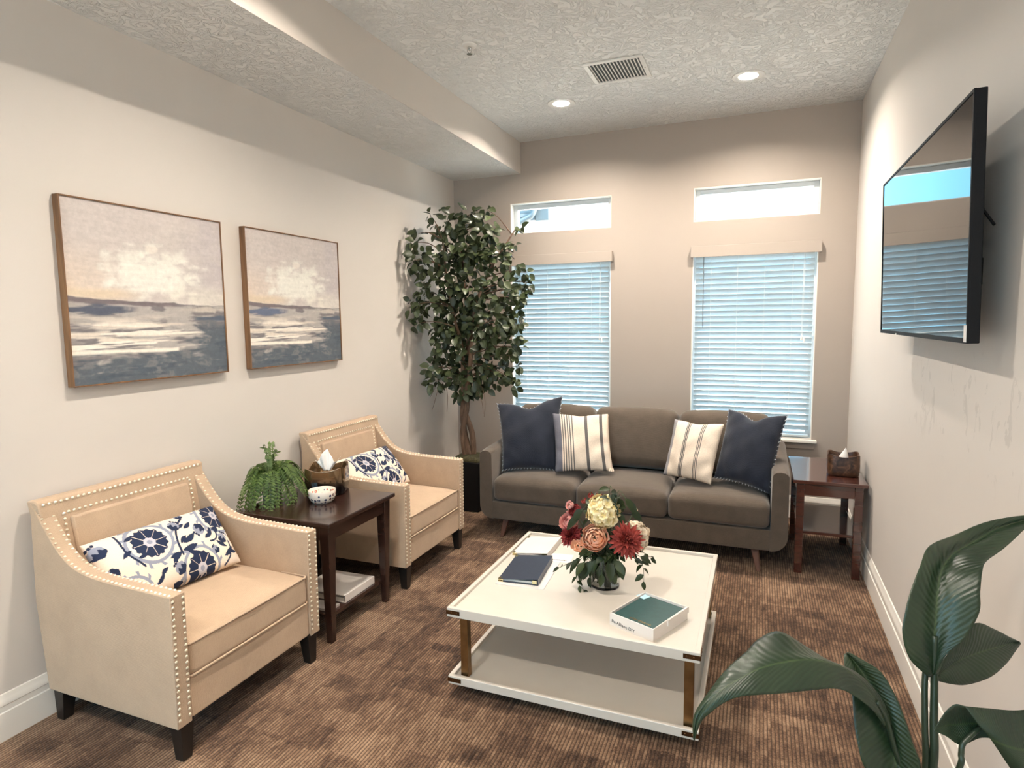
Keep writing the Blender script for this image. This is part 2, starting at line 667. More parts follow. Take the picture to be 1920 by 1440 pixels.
# ------------------------------------------------------------------ blinds
def slat_mat():
    t = NT('white_blind_slat')
    n = t.noise(4, 2)
    c = t.ramp(n, ((.3, (.64, .69, .71)), (.7, (.68, .73, .75))))
    t.col(c)
    t.set(Roughness=.45)
    tl = t.n('ShaderNodeBsdfTranslucent')
    t.l(c, tl.inputs['Color'])
    mx = t.n('ShaderNodeMixShader')
    mx.inputs[0].default_value = .28
    t.l(t.p.outputs[0], mx.inputs[1])
    t.l(tl.outputs[0], mx.inputs[2])
    t.l(mx.outputs[0], t.out.inputs['Surface'])
    return t.m


MAT['slat'] = slat_mat()
MAT['cord'] = simple('white_cord', (.75, .76, .75), .8)
MAT['cord_dark'] = simple('grey_wand', (.16, .18, .19), .4)
TILT = math.radians(52)


def blind(a, b, label):
    th = thing('window_blind', label, 'blind', ((a + b) / 2, .03, ZB0), group='horizontal slat blinds')
    a2, b2 = a + .022, b - .022
    yc = .038
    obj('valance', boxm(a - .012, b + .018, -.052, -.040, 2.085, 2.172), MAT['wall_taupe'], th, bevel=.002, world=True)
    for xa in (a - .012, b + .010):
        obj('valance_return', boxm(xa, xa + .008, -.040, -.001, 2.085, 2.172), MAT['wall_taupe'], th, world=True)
    obj('headrail', boxm(a2 - .008, b2 + .008, .010, .062, 2.095, 2.138), MAT['slat'], th, bevel=.003, world=True)
    # one slat mesh, gently crowned
    half = .025
    P = []
    for x in (a2, b2):
        row = []
        for k in range(7):
            s = -1 + 2 * k / 6
            crown = .0028 * (1 - s * s)
            # room edge up, outer edge down
            yy = s * half * math.cos(TILT) - crown * math.sin(TILT)
            zz = -s * half * math.sin(TILT) - crown * math.cos(TILT) * -1
            row.append((x - (a + b) / 2, yy, zz))
        P.append(row)
    me = grid_mesh('slat', P)
    me.materials.append(MAT['slat'])
    pitch = .0435
    z = 2.072
    k = 0
    while z > ZB0 + .055:
        o = bpy.data.objects.new('slat', me)
        COL.objects.link(o)
        o.parent = th
        o.location = (0, yc - .03, z - ZB0)
        o.rotation_euler = (random.uniform(-.035, .035), random.uniform(-.0012, .0012), 0)
        s = o.modifiers.new('solid', 'SOLIDIFY')
        s.thickness = .0026
        s.offset = 0
        z -= pitch
        k += 1
    obj('bottom_rail', boxm(a2, b2, yc - .026, yc + .026, ZB0 + .012, ZB0 + .030), MAT['slat'], th, bevel=.003, world=True)
    for f in (.14, .37, .60, .83):
        x = a2 + (b2 - a2) * f
        bm = bmesh.new()
        tube(bm, [(x, yc - .030, 2.10), (x, yc - .030, ZB0 + .02)], .0011, 5)
        tube(bm, [(x, yc + .030, 2.10), (x, yc + .030, ZB0 + .02)], .0011, 5)
        obj('ladder_cord', bm, MAT['cord'], th, world=True)
    bm = bmesh.new()
    x = a2 + .065
    tube(bm, [(x, .002, 2.09), (x, .000, 1.52)], .0030, 6)
    obj('tilt_wand', bm, MAT['cord_dark'], th, world=True)
    bm = bmesh.new()
    x = b2 - .075
    tube(bm, [(x, .002, 2.09), (x - .004, .0, 1.46)], .0013, 5)
    tube(bm, [(x + .008, .002, 2.09), (x + .004, .0, 1.46)], .0013, 5)
    c = obj('lift_cord', bm, MAT['cord'], th, world=True)
    bm = bmesh.new()
    lathe(bm, [(.002, 1.465), (.006, 1.455), (.009, 1.425), (.008, 1.418)], 8, x, -.002)
    lathe(bm, [(.002, 1.445), (.006, 1.435), (.009, 1.405), (.008, 1.398)], 8, x + .018, -.002)
    obj('cord_tassel', bm, MAT['cord'], c, smooth=1.0, world=True)
    return th


blind(*WX[0], 'white slatted blind in the left window, partly hidden by the ficus tree')
blind(*WX[1], 'white slatted blind in the right window, above the side table')

# ------------------------------------------------------------------ ceiling fittings
def emit_mat(name, c, s):
    t = NT(name)
    n = t.noise(2.0, 1)
    e = t.n('ShaderNodeEmission')
    t.l(t.ramp(n, ((0, c), (1, tuple(min(1, x * 1.01) for x in c)))), e.inputs['Color'])
    e.inputs['Strength'].default_value = s
    t.l(e.outputs[0], t.out.inputs['Surface'])
    return t.m


MAT['lamp'] = emit_mat('lit_lamp_lens', LAMP_COLOR, LAMP_STRENGTH)
MAT['fix_white'] = simple('white_fixture_enamel', (.74, .72, .68), .4, var=.01)
MAT['vent_dark'] = simple('vent_gap_shade', (.07, .08, .08), .6)
MAT['chrome'] = simple('brushed_steel', (.62, .62, .60), .25, 1.0, var=.05)


def downlight(x, y, label):
    t = thing('recessed_downlight', label, 'ceiling light', (x, y, H), group='round recessed ceiling lights')
    bm = bmesh.new()
    lathe(bm, [(.060, -.004), (.078, -.010), (.100, -.006), (.102, 0), (.060, 0), (.060, -.004)], 40, cap=False)
    obj('trim_ring', bm, MAT['fix_white'], t, smooth=.7)
    bm = bmesh.new()
    lathe(bm, [(.0605, -.003), (.060, .034)], 40, cap=False)
    obj('can', bm, MAT['can'], t, smooth=.7)
    bm = bmesh.new()
    lathe(bm, [(.0595, .028), (.0595, .032)], 32)
    obj('lens', bm, MAT['lamp'], t)


MAT['can'] = simple('satin_white_can', (.55, .52, .47), .5, var=.02)
downlight(LX[0], LY[0], 'lit round recessed ceiling light nearest the beam, above the left window')
downlight(LX[1], LY[0], 'lit round recessed ceiling light beside the air vent, above the right window')
downlight(*LIGHTS[2], 'recessed ceiling light beside the beam, just out of view above the front armchair')
downlight(*LIGHTS[3], 'recessed ceiling light beside the beam, behind the camera')
downlight(*LIGHTS[4], 'recessed ceiling light beside the right wall, behind the camera')

vent = thing('air_vent', 'white rectangular ceiling air vent with dark louvre gaps', 'air vent', (1.81, -1.25, H))
hx, hy = .185, .178
bm = bmesh.new()
fw = .028
for (a0, a1, b0, b1) in ((-hx, hx, -hy, -hy + fw), (-hx, hx, hy - fw, hy), (-hx, -hx + fw, -hy + fw, hy - fw), (hx - fw, hx, -hy + fw, hy - fw)):
    box(bm, a0, a1, b0, b1, -.010, 0)
obj('frame', bm, MAT['fix_white'], vent, bevel=.003)
obj('shade_plate', boxm(-hx + fw, hx - fw, -hy + fw, hy - fw, -.0012, 0), MAT['vent_dark'], vent)  # flat dark plate, its colour stands in for the shade inside the duct
sl = boxm(-.0012, .0012, -hy + fw, hy - fw, -.0055, .0055)
bmesh.ops.rotate(sl, verts=sl.verts, cent=(0, 0, 0), matrix=Matrix.Rotation(math.radians(-58), 3, 'Y'))
me = None
ns = 15
for k in range(ns):
    x = -hx + fw + (2 * hx - 2 * fw) * (k + .5) / ns
    if me is None:
        o = obj('slat', sl, MAT['fix_white'], vent)
        me = o.data
    else:
        o = bpy.data.objects.new('slat', me)
        COL.objects.link(o)
        o.parent = vent
    o.location = (x, 0, -.0065)
for sx in (-1, 1):
    bm = bmesh.new()
    lathe(bm, [(.004, -.0118), (.004, -.010)], 10, sx * (hx - fw / 2), 0)
    obj('screw', bm, MAT['chrome'], vent)

sp = thing('fire_sprinkler', 'small chrome fire sprinkler head on the ceiling near the beam', 'sprinkler', (1.104, -1.94, H))
bm = bmesh.new()
lathe(bm, [(.042, 0), (.042, -.006), (.034, -.013), (.014, -.014)], 28)
obj('escutcheon', bm, MAT['fix_white'], sp, smooth=.7)
bm = bmesh.new()
lathe(bm, [(.012, -.008), (.011, -.022), (.006, -.024), (.006, -.03)], 14)
tube(bm, [(-.011, 0, -.02), (-.013, 0, -.034), (-.004, 0, -.048)], .0025, 6)
tube(bm, [(.011, 0, -.02), (.013, 0, -.034), (.004, 0, -.048)], .0025, 6)
obj('head', bm, MAT['chrome'], sp, smooth=.8)
bm = bmesh.new()
lathe(bm, [(.004, -.046), (.016, -.050), (.016, -.052), (.003, -.053)], 16)
obj('deflector', bm, MAT['chrome'], sp, smooth=.8)

# ------------------------------------------------------------------ armchairs
MAT['linen'] = fabric('beige_linen', (.50, .368, .258), var=.08)
MAT['black_wood'] = simple('black_stained_wood', (.012, .010, .009), .35)
MAT['nail'] = simple('pale_brass_nailhead', (.86, .78, .62), .35, .7, var=.05)
CH_D, CH_W = .765, .775           # depth (x), width (y)
AT = .062                         # arm thickness


def arm_profile():
    """outline of an arm panel in x (0 = back) and z"""
    top = catmull([(.030, .905), (.062, .872), (.105, .812), (.16, .745), (.225, .692), (.30, .664), (.40, .650), (.54, .645), (.765, .640)], 4)
    return [(p[0], p[1]) for p in top]


def strip_nails(bm, pts, spacing=.0225, r=.0068, normal=(0, 0, 1)):
    pts = [Vector(p) for p in pts]
    acc = 0.0
    nxt = spacing * .5
    for a, b in zip(pts, pts[1:]):
        L = (b - a).length
        while nxt <= acc + L:
            p = a + (b - a) * ((nxt - acc) / L)
            dome(bm, p, Vector(normal), r)
            nxt += spacing
        acc += L


def dome(bm, p, n, r):
    n = n.normalized()
    u = n.orthogonal().normalized()
    v = n.cross(u)
    k = 7
    r0 = [bm.verts.new(p + (u * math.cos(2 * PI * i / k) + v * math.sin(2 * PI * i / k)) * r) for i in range(k)]
    r1 = [bm.verts.new(p + n * r * .5 + (u * math.cos(2 * PI * i / k) + v * math.sin(2 * PI * i / k)) * r * .65) for i in range(k)]
    t = bm.verts.new(p + n * r * .72)
    for i in range(k):
        j = (i + 1) % k
        bm.faces.new((r0[i], r0[j], r1[j], r1[i]))
        bm.faces.new((r1[i], r1[j], t))


def armchair(label, x, y):
    t = thing('armchair', label, 'armchair', (x, y, 0), group='beige nailhead armchairs')
    zb = .140
    top = arm_profile()
    hw = CH_W / 2
    for s in (-1, 1):
        bm = bmesh.new()
        prof = [(.045, zb)] + [(.012, .5)] + top + [(.760, zb)]
        sides = []
        for yy in (s * hw, s * (hw - AT)):
            sides.append([bm.verts.new((px, yy, pz)) for px, pz in prof])
        n = len(prof)
        for i in range(n):
            j = (i + 1) % n
            bm.faces.new((sides[0][i], sides[0][j], sides[1][j], sides[1][i]))
        bm.faces.new(sides[0])
        bm.faces.new(sides[1][::-1])
        a = obj('arm', bm, MAT['linen'], t, smooth=.5, bevel=.007)
        nb = bmesh.new()
        for yy in (s * (hw - .010), s * (hw - AT + .010)):
            strip_nails(nb, [(px, yy, pz + .0005) for px, pz in top])
            strip_nails(nb, [(.7655, yy, .632), (.7605, yy, zb + .012)], normal=(1, 0, 0))
        tag(obj('nailhead_row', nb, MAT['nail'], a, smooth=3.1), kind='stuff')
    # backrest: slightly raked slab with a raised, framed panel
    hi = hw - AT
    bm = bmesh.new()
    pts = [(.012, zb), (.0, .5), (.0, .915), (.042, .915), (.092, .870), (.150, .40), (.150, zb)]
    pts = [(.045, zb), (.012, .5), (.006, .912), (.052, .915), (.072, .905), (.150, .40), (.150, zb)]
    sides = []
    for yy in (-hw + .002, hw - .002):
        lim = yy
        sides.append([bm.verts.new((px, (lim if pz > .84 else math.copysign(hi + .004, lim)), pz)) for px, pz in pts])
    n = len(pts)
    for i in range(n):
        j = (i + 1) % n
        bm.faces.new((sides[0][i], sides[0][j], sides[1][j], sides[1][i]))
    bm.faces.new(sides[0])
    bm.faces.new(sides[1][::-1])
    bk = obj('backrest', bm, MAT['linen'], t, smooth=.5, bevel=.006)
    # front face of the back runs from (.072,.905) to (.150,.40)
    d = Vector((.150 - .072, 0, .40 - .905))
    d.normalize()
    nrm = Vector((-d.z, 0, d.x))
    if nrm.x < 0: nrm = -nrm
    o = Vector((.072, 0, .905))

    def bp(yy, s, h=0.0):
        p = o + d * s + nrm * h
        return Vector((p.x, yy, p.z))
    bm = bmesh.new()
    yi, s0, s1 = hi - .050, .078, .50
    lo = [bp(-yi, s0, -.01), bp(yi, s0, -.01), bp(yi, s1, -.01), bp(-yi, s1, -.01)]
    hi_ = [bp(-yi, s0, .016), bp(yi, s0, .016), bp(yi, s1, .016), bp(-yi, s1, .016)]
    a = [bm.verts.new(p) for p in lo]
    b = [bm.verts.new(p) for p in hi_]
    bm.faces.new(a[::-1]); bm.faces.new(b)
    for i in range(4):
        j = (i + 1) % 4
        bm.faces.new((a[i], a[j], b[j], b[i]))
    obj('back_panel', bm, MAT['linen'], bk, smooth=.5, bevel=.010)
    nb = bmesh.new()
    ye, se = hi - .030, .058
    strip_nails(nb, [bp(-ye, .50, .001), bp(-ye, se, .001), bp(ye, se, .001), bp(ye, .50, .001)], normal=nrm)
    ye2 = hw - .012
    strip_nails(nb, [bp(-ye2, .008, .002), bp(ye2, .008, .002)], normal=nrm)
    tag(obj('nailhead_row', nb, MAT['nail'], bk, smooth=3.1), kind='stuff')
    # front rail and seat deck
    obj('seat_rail', boxm(.10, .752, -hi, hi, zb + .004, .300), MAT['linen'], t, bevel=.008)
    # seat cushion with piping
    x0, x1, y0, y1, z0, z1 = .135, .757, -hi + .002, hi - .002, .302, .432
    cs = obj('seat_cushion', soft_box(x0, x1, y0, y1, z0, z1, .022, 14, top=.038, bottom=0), MAT['linen'], t, smooth=3.1)
    bm = bmesh.new()
    rr = .0052
    for zz in (z0 + .004, z1 - .002):
        k = .012
        loop = [(x1 - .15, y0 + .0, zz), (x1 - k, y0 + .001, zz), (x1 - .003, y0 + k, zz), (x1 + .001, (y0 + y1) / 2, zz), (x1 - .003, y1 - k, zz), (x1 - k, y1 - .001, zz), (x1 - .15, y1, zz)]
        tube(bm, loop, rr, 6)
    obj('piping', bm, MAT['linen'], cs, smooth=3.1)
    for (lx, ly) in ((.055, -1), (.055, 1), (.705, -1), (.705, 1)):
        bm = bmesh.new()
        out = -.012 if lx < .3 else .004
        taper(bm, lx + .02, ly * (hw - .045), 0, zb + .01, .020, .020, .030, .030, dx=out, dy=ly * .004)
        obj('leg', bm, MAT['black_wood'], t, bevel=.002)
    return t


CH1 = armchair('beige linen nailhead armchair in the foreground, nearest the camera', .022, -3.425)
CH2 = armchair('beige linen nailhead armchair by the ficus, farther from the camera', .022, -1.875)


# ------------------------------------------------------------------ pillows
def pillow_mesh(name, TL, TR, BR, BL, thick, nu=40, nv=40, pinch=.05, power=.5, wrinkle=.004, seed=0, dent=0.0):
    TL, TR, BR, BL = [np.array(p, float) for p in (TL, TR, BR, BL)]
    n = np.cross(TR - TL, BL - TL)
    n /= np.linalg.norm(n)
    if n @ (np.array(CAM) - TL) < 0: n = -n
    u = np.linspace(0, 1, nu)
    v = np.linspace(0, 1, nv)
    V, U = np.meshgrid(v, u, indexing='ij')
    a, b = 2 * U - 1, 2 * V - 1
    a2 = a * (1 - pinch * (1 - b * b))
    b2 = b * (1 - pinch * (1 - a * a))
    if dent:
        b2 = b2 + np.where(b2 < 0, 1, 0) * dent * np.exp(-(a / .35) ** 2) * (-b2)
    s, t = (a2 + 1) / 2, (b2 + 1) / 2
    P = (TL * ((1 - s) * (1 - t))[..., None] + TR * (s * (1 - t))[..., None] + BR * (s * t)[..., None] + BL * ((1 - s) * t)[..., None])
    h = thick / 2 * np.clip((1 - a * a) * (1 - b * b), 0, 1) ** power
    ph = seed * 1.7
    w = wrinkle * (np.sin(7 * a + 3 * b + ph) * np.cos(5 * b - 2 * a + ph) + .6 * np.sin(15 * a * b + ph)) * np.clip((1 - a * a) * (1 - b * b), 0, 1) ** .3
    Fp = P + n * (h + w)[..., None]
    Bp = P - n * h[..., None]
    idx = np.arange(nu * nv).reshape(nv, nu)
    bidx = idx.copy()
    m = nu * nv
    inner = (slice(1, -1), slice(1, -1))
    k = (nv - 2) * (nu - 2)
    bidx[inner] = m + np.arange(k).reshape(nv - 2, nu - 2)
    verts = np.concatenate([Fp.reshape(-1, 3), Bp[inner].reshape(-1, 3)])
    q1 = np.stack([idx[:-1, :-1], idx[1:, :-1], idx[1:, 1:], idx[:-1, 1:]], -1).reshape(-1, 4)
    q2 = np.stack([bidx[:-1, :-1], bidx[:-1, 1:], bidx[1:, 1:], bidx[1:, :-1]], -1).reshape(-1, 4)
    quads = np.concatenate([q1, q2])
    me = bpy.data.meshes.new(name)
    me.from_pydata(verts.tolist(), [], quads.tolist())
    UVf = np.stack([U, 1 - V], -1)
    UV = np.concatenate([UVf.reshape(-1, 2), UVf[inner].reshape(-1, 2)])
    l = me.uv_layers.new(name='uv')
    l.data.foreach_set('uv', UV[quads.reshape(-1)].astype(np.float32).reshape(-1))
    return me, UV, m, Fp


def local_mesh(me, loc):
    me.transform(Matrix.Translation(-Vector(loc)))
    return me


# printed flower pattern of the lumbar pillows, colours per vertex
CREAM, NAVY, GREYB, LGREY = lin((238, 222, 205)), lin((38, 48, 74)), lin((148, 152, 168)), lin((196, 192, 200))


def vnoise(x, y, seed=0):
    xi, yi = np.floor(x).astype(int), np.floor(y).astype(int)
    xf, yf = x - xi, y - yi
    def hsh(i, j):
        n = (i * 374761393 + j * 668265263 + seed * 1442695041) & 0x7fffffff
        n = ((n ^ (n >> 13)) * 1274126177) & 0x7fffffff
        return ((n ^ (n >> 16)) & 0xffff) / 65535.0
    u, v = xf * xf * (3 - 2 * xf), yf * yf * (3 - 2 * yf)
    return (hsh(xi, yi) * (1 - u) + hsh(xi + 1, yi) * u) * (1 - v) + (hsh(xi, yi + 1) * (1 - u) + hsh(xi + 1, yi + 1) * u) * v


def fbm(x, y, seed=0, o=4):
    s, a, t = 0, .5, 0
    for k in range(o):
        s = s + a * vnoise(x * 2 ** k, y * 2 ** k, seed + k * 17)
        t += a
        a *= .55
    return s / t


def suzani(UV, aspect):
    x = UV[:, 0] * aspect
    y = 1 - UV[:, 1]
    c = np.tile(np.array(CREAM), (len(x), 1))
    def paint(mask, col): c[mask] = col
    def rosette(cx, cy, r):
        dx, dy = x - cx, y - cy
        d = np.hypot(dx, dy)
        th = np.arctan2(dy, dx)
        # outer grey ring with little hooks
        ring = (d > r * 1.22) & (d < r * 1.42)
        hook = (d >= r * 1.40) & (d < r * 1.66) & (np.cos(th * 12 + d / r * 5) > .72)
        paint(ring | hook, GREYB)
        scal = r * (1 + .05 * np.cos(th * 16))
        paint(d < scal, NAVY)
        paint((d < r * .97) & (np.abs(np.sin(th * 4)) * d < r * .055) & (d > r * .36), CREAM)
        paint(d < r * .34 * (1 + .06 * np.cos(8 * th)), LGREY)
        paint(d < r * .15, GREYB)
    def bud(cx, cy, r, ang, col2=GREYB):
        dx, dy = x - cx, y - cy
        ca, sa = math.cos(ang), math.sin(ang)
        px, py = dx * ca + dy * sa, -dx * sa + dy * ca
        d = np.hypot(px, py)
        th = np.arctan2(py, px)
        inside = d < r * (1 + .06 * np.cos(6 * th))
        paint(inside, col2)
        paint(inside & (px > -r * .1 + .25 * r * np.cos(py / r * 8)), NAVY)
        for k in (-1, 0, 1):
            q = np.hypot(px + r * 1.15, py - k * r * .45)
            paint(q < r * .22, NAVY)
    def leaf(cx, cy, l, w, ang, col=NAVY):
        dx, dy = x - cx, y - cy
        ca, sa = math.cos(ang), math.sin(ang)
        px, py = dx * ca + dy * sa, -dx * sa + dy * ca
        s = px / l
        wid = w * np.sin(np.clip(s, 0, 1) * PI) ** .8
        py = py + .25 * l * (s - .5) ** 2
        paint((s > 0) & (s < 1) & (np.abs(py) < wid), col)
    def stem(p0, p1, bend, w, col=NAVY):
        p0, p1 = np.array(p0), np.array(p1)
        d = p1 - p0
        nn = np.array((-d[1], d[0]))
        for k in range(60):
            s = k / 59
            q = p0 + d * s + nn * bend * math.sin(PI * s)
            paint(np.hypot(x - q[0], y - q[1]) < w, col)
    A = aspect
    for (u, v, r) in ((.345, .32, .235), (.93, .20, .225), (.64, .92, .225), (.12, .95, .20)):
        rosette(u * A, v, r)
    # branch between the rosettes
    stem((.52 * A, .66), (.66 * A, .10), -.18, .016)
    for (u, v, l, w, a) in ((.53, .62, .26, .045, -.1), (.56, .52, .26, .045, -.4), (.52, .60, .22, .04, 2.6), (.60, .40, .16, .035, 2.5), (.62, .30, .18, .035, -.5), (.64, .20, .14, .03, 2.7), (.56, .66, .22, .035, .35)):
        leaf(u * A, v, l, w, a)
    bud(.56 * A, .20, .085, 2.2)
    bud(.735 * A, .36, .095, -.7)
    bud(.47 * A, .82, .085, .9)
    bud(.04 * A, .20, .10, 1.2)
    bud(.05 * A, .55, .08, -.4)
    bud(.66 * A, .04, .06, 1.6)
    bud(.90 * A, .60, .08, 2.0)
    bud(.80 * A, .74, .06, 1.0)
    stem((.18 * A, .05), (.24 * A, .62), .12, .014)
    for (u, v, l, w, a) in ((.20, .20, .16, .03, -.4), (.21, .34, .16, .03, 2.7), (.22, .5, .15, .03, -.2), (.78, .55, .2, .035, -1.0), (.83, .62, .2, .03, .7), (.80, .48, .12, .028, 2.7), (.86, .88, .24, .035, -.5), (.90, .80, .18, .03, .3), (.38, .74, .14, .03, 2.6), (.42, .66, .16, .03, -.3), (.28, .92, .18, .03, -.7), (.40, .98, .16, .03, .1)):
        leaf(u * A, v, l, w, a)
    stem((.78 * A, .60), (.86 * A, .46), .3, .013)
    bud(.87 * A, .44, .05, .4, NAVY)
    stem((.84 * A, .98), (.95 * A, .66), .15, .012)
    return c


def print_mat(name, rough=.85, bumpy=True, wscale=500):
    t = NT(name)
    a = t.n('ShaderNodeVertexColor', layer_name='print')
    fine = t.noise(220, 3, .6)
    t.col(t.mix(.10, a.outputs['Color'], t.ramp(fine, ((.3, (.2, .2, .2)), (.7, (1, 1, 1)))), 'MULTIPLY'))
    t.set(Roughness=rough)
    t.p.inputs['Specular IOR Level'].default_value = .2
    t.bump(fine, .25, .0008)
    return t.m


MAT['print_fabric'] = print_mat('printed_cotton')


def lumbar(chair, label, shift=(0, 0, 0), twist=0.0):
    cx, cy, _ = chair.location
    # corners in chair coordinates: leaning on the back, near end low behind the arm
    c = dict(TL=(.165, -.300, .720), TR=(.200, .312, .712), BR=(.420, .262, .478), BL=(.375, -.318, .478))
    off = Vector((cx, cy, 0)) + Vector(shift)
    pts = [Vector(c[k]) + off for k in ('TL', 'TR', 'BR', 'BL')]
    ctr = sum(pts, Vector()) / 4
    if twist:
        R = Matrix.Rotation(twist, 3, 'Z')
        pts = [ctr + R @ (p - ctr) for p in pts]
    me, UV, m, Fp = pillow_mesh('lumbar_pillow', *pts, .155, 300, 150, .035, .42, .003, 1)
    set_colors(me, suzani(UV, 2.0))
    loc = (ctr.x, ctr.y, .47)
    o = obj('lumbar_pillow', local_mesh(me, loc), MAT['print_fabric'], smooth=3.1)
    o.location = loc
    tag(o, label, 'pillow', 'printed lumbar pillows')
    return o


lumbar(CH1, 'navy and cream flower print lumbar pillow in the foreground armchair')
lumbar(CH2, 'navy and cream flower print lumbar pillow in the armchair by the ficus', (.01, -.02, .0), .05)


# ------------------------------------------------------------------ sofa
MAT['sofa'] = fabric('taupe_sofa_fabric', (.092, .071, .054), var=.16, sheen=.25)
MAT['walnut'] = wood('walnut_leg', (.060, .022, .012), (.115, .045, .024), .6, .0, axis='z')
sofa = thing('sofa', 'taupe fabric three seat sofa under the windows', 'sofa', (1.84, -.80, 0))
SX0, SX1, SY0, SY1 = .790, 2.890, -1.235, -.34
ARM = .105
# shell: arms and base in one sweep with rounded lower corners
def arm_shape(side):
    bm = bmesh.new()
    xo = SX0 if side < 0 else SX1
    xi = xo - side * ARM
    R = .098
    prof = []
    for k in range(9):
        a = PI / 2 * k / 8
        prof.append((R - R * math.sin(a), R - R * math.cos(a)))     # from bottom tangent to side
    zb = .135
    rings = []
    N = 10
    for i in range(N + 1):
        f = i / N
        yy = SY0 + (SY1 - SY0) * f
        zt = .652 + .045 * f
        inset = .010 if i in (0, N) else 0
        ring = []
        for (dx, dz) in prof[::1]:
            ring.append((xo - side * (dx + inset * .3), yy, zb + dz + inset * .3))
        # rounded top
        for k in range(7):
            a = PI * k / 6
            ring.append((xo - side * (ARM / 2 - (ARM / 2 - inset * .5) * math.cos(a)), yy, zt - .03 + .03 * math.sin(a) - inset * .5))
        ring.append((xi, yy, zb))
        rings.append([bm.verts.new(p) for p in ring])
    n = len(rings[0])
    for a, b in zip(rings, rings[1:]):
        for k in range(n):
            l = (k + 1) % n
            bm.faces.new((a[k], a[l], b[l], b[k]))
    bm.faces.new(rings[0]); bm.faces.new(rings[-1][::-1])
    return bm


for s in (-1, 1):
    obj('arm', arm_shape(s), MAT['sofa'], sofa, smooth=.9, bevel=.006, world=True)
obj('base', soft_box(SX0 + ARM - .01, SX1 - ARM + .01, SY0 + .002, SY1, .135, .275, .014, 10), MAT['sofa'], sofa, smooth=.9, world=True)
obj('back_frame', soft_box(SX0 + ARM - .02, SX1 - ARM + .02, -.46, SY1, .20, .80, .035, 10), MAT['sofa'], sofa, smooth=3.1, world=True)
cw = (SX1 - SX0 - 2 * ARM) / 3
for k in range(3):
    xa = SX0 + ARM + cw * k
    obj('seat_cushion', soft_box(xa + .002, xa + cw - .002, SY0 - .012, -.62, .276, .445, .045, 16, top=.036, front=.012), MAT['sofa'], sofa, smooth=3.1, world=True)
    bm = soft_box(xa + .003, xa + cw - .003, -.245, -.03, .0, .43, .055, 16, top=.030, front=.035)
    bmesh.ops.rotate(bm, verts=bm.verts, cent=(0, 0, 0), matrix=Matrix.Rotation(math.radians(-17), 3, 'X'))
    bmesh.ops.translate(bm, verts=bm.verts, vec=(0, -.570, .440))
    obj('back_cushion', bm, MAT['sofa'], sofa, smooth=3.1, world=True)
for (x, y, dx, dy) in ((.985, -1.16, -.03, -.05), (2.695, -1.16, .03, -.07), (.985, -.42, -.03, .03), (2.695, -.42, .03, .03)):
    bm = bmesh.new()
    taper(bm, x, y, 0, .15, .013, .013, .026, .026, dx=dx, dy=dy)
    obj('leg', bm, MAT['walnut'], sofa, bevel=.006, world=True)

# sofa pillows
MAT['navy'] = fabric('navy_washed_linen', (.013, .017, .029), var=.25, sheen=.3)


def stripe_mat(name, stops):
    t = NT(name)
    uv = t.n('ShaderNodeUVMap')
    s = t.n('ShaderNodeSeparateXYZ')
    t.l(uv.outputs[0], s.inputs[0])
    c = t.ramp(s.outputs['X'], stops, 'CONSTANT')
    fine = t.noise(180, 3, .6)
    t.col(t.mix(.35, c, t.ramp(fine, ((.3, (.45, .45, .45)), (.7, (1, 1, 1)))), 'MULTIPLY'))
    t.set(Roughness=.9)
    t.bump(fine, .3, .0008)
    return t.m


CR, DK, MD = lin((226, 210, 192)), lin((92, 92, 100)), lin((140, 138, 142))
stops = [(0.0, DK)]
for k in range(6):
    stops += [(.13 + .036 * k, CR), (.148 + .036 * k, lin((120, 116, 120)))]
stops = [(0, lin((110, 110, 120))), (.13, CR)] + sum([[(.15 + .045 * k, lin((104, 100, 98))), (.168 + .045 * k, CR)] for k in range(5)], []) + \
        [(.56, lin((98, 94, 92))), (.615, CR), (.83, lin((98, 94, 92))), (.885, CR)]
MAT['stripe_a'] = stripe_mat('striped_cotton_wide', stops)
stops = [(0, lin((150, 146, 148))), (.09, CR), (.33, lin((98, 94, 92))), (.345, CR), (.355, lin((98, 94, 92))), (.38, CR), (.39, lin((98, 94, 92))), (.405, CR),
         (.63, lin((98, 94, 92))), (.645, CR), (.66, lin((98, 94, 92))), (.675, CR), (.69, lin((98, 94, 92))), (.705, CR)]
MAT['stripe_b'] = stripe_mat('striped_cotton_narrow', stops)
MAT['stitch'] = simple('pale_whip_stitch', (.42, .44, .48), .9)
MAT['tassel'] = simple('cream_cotton_tassel', CR, .9)


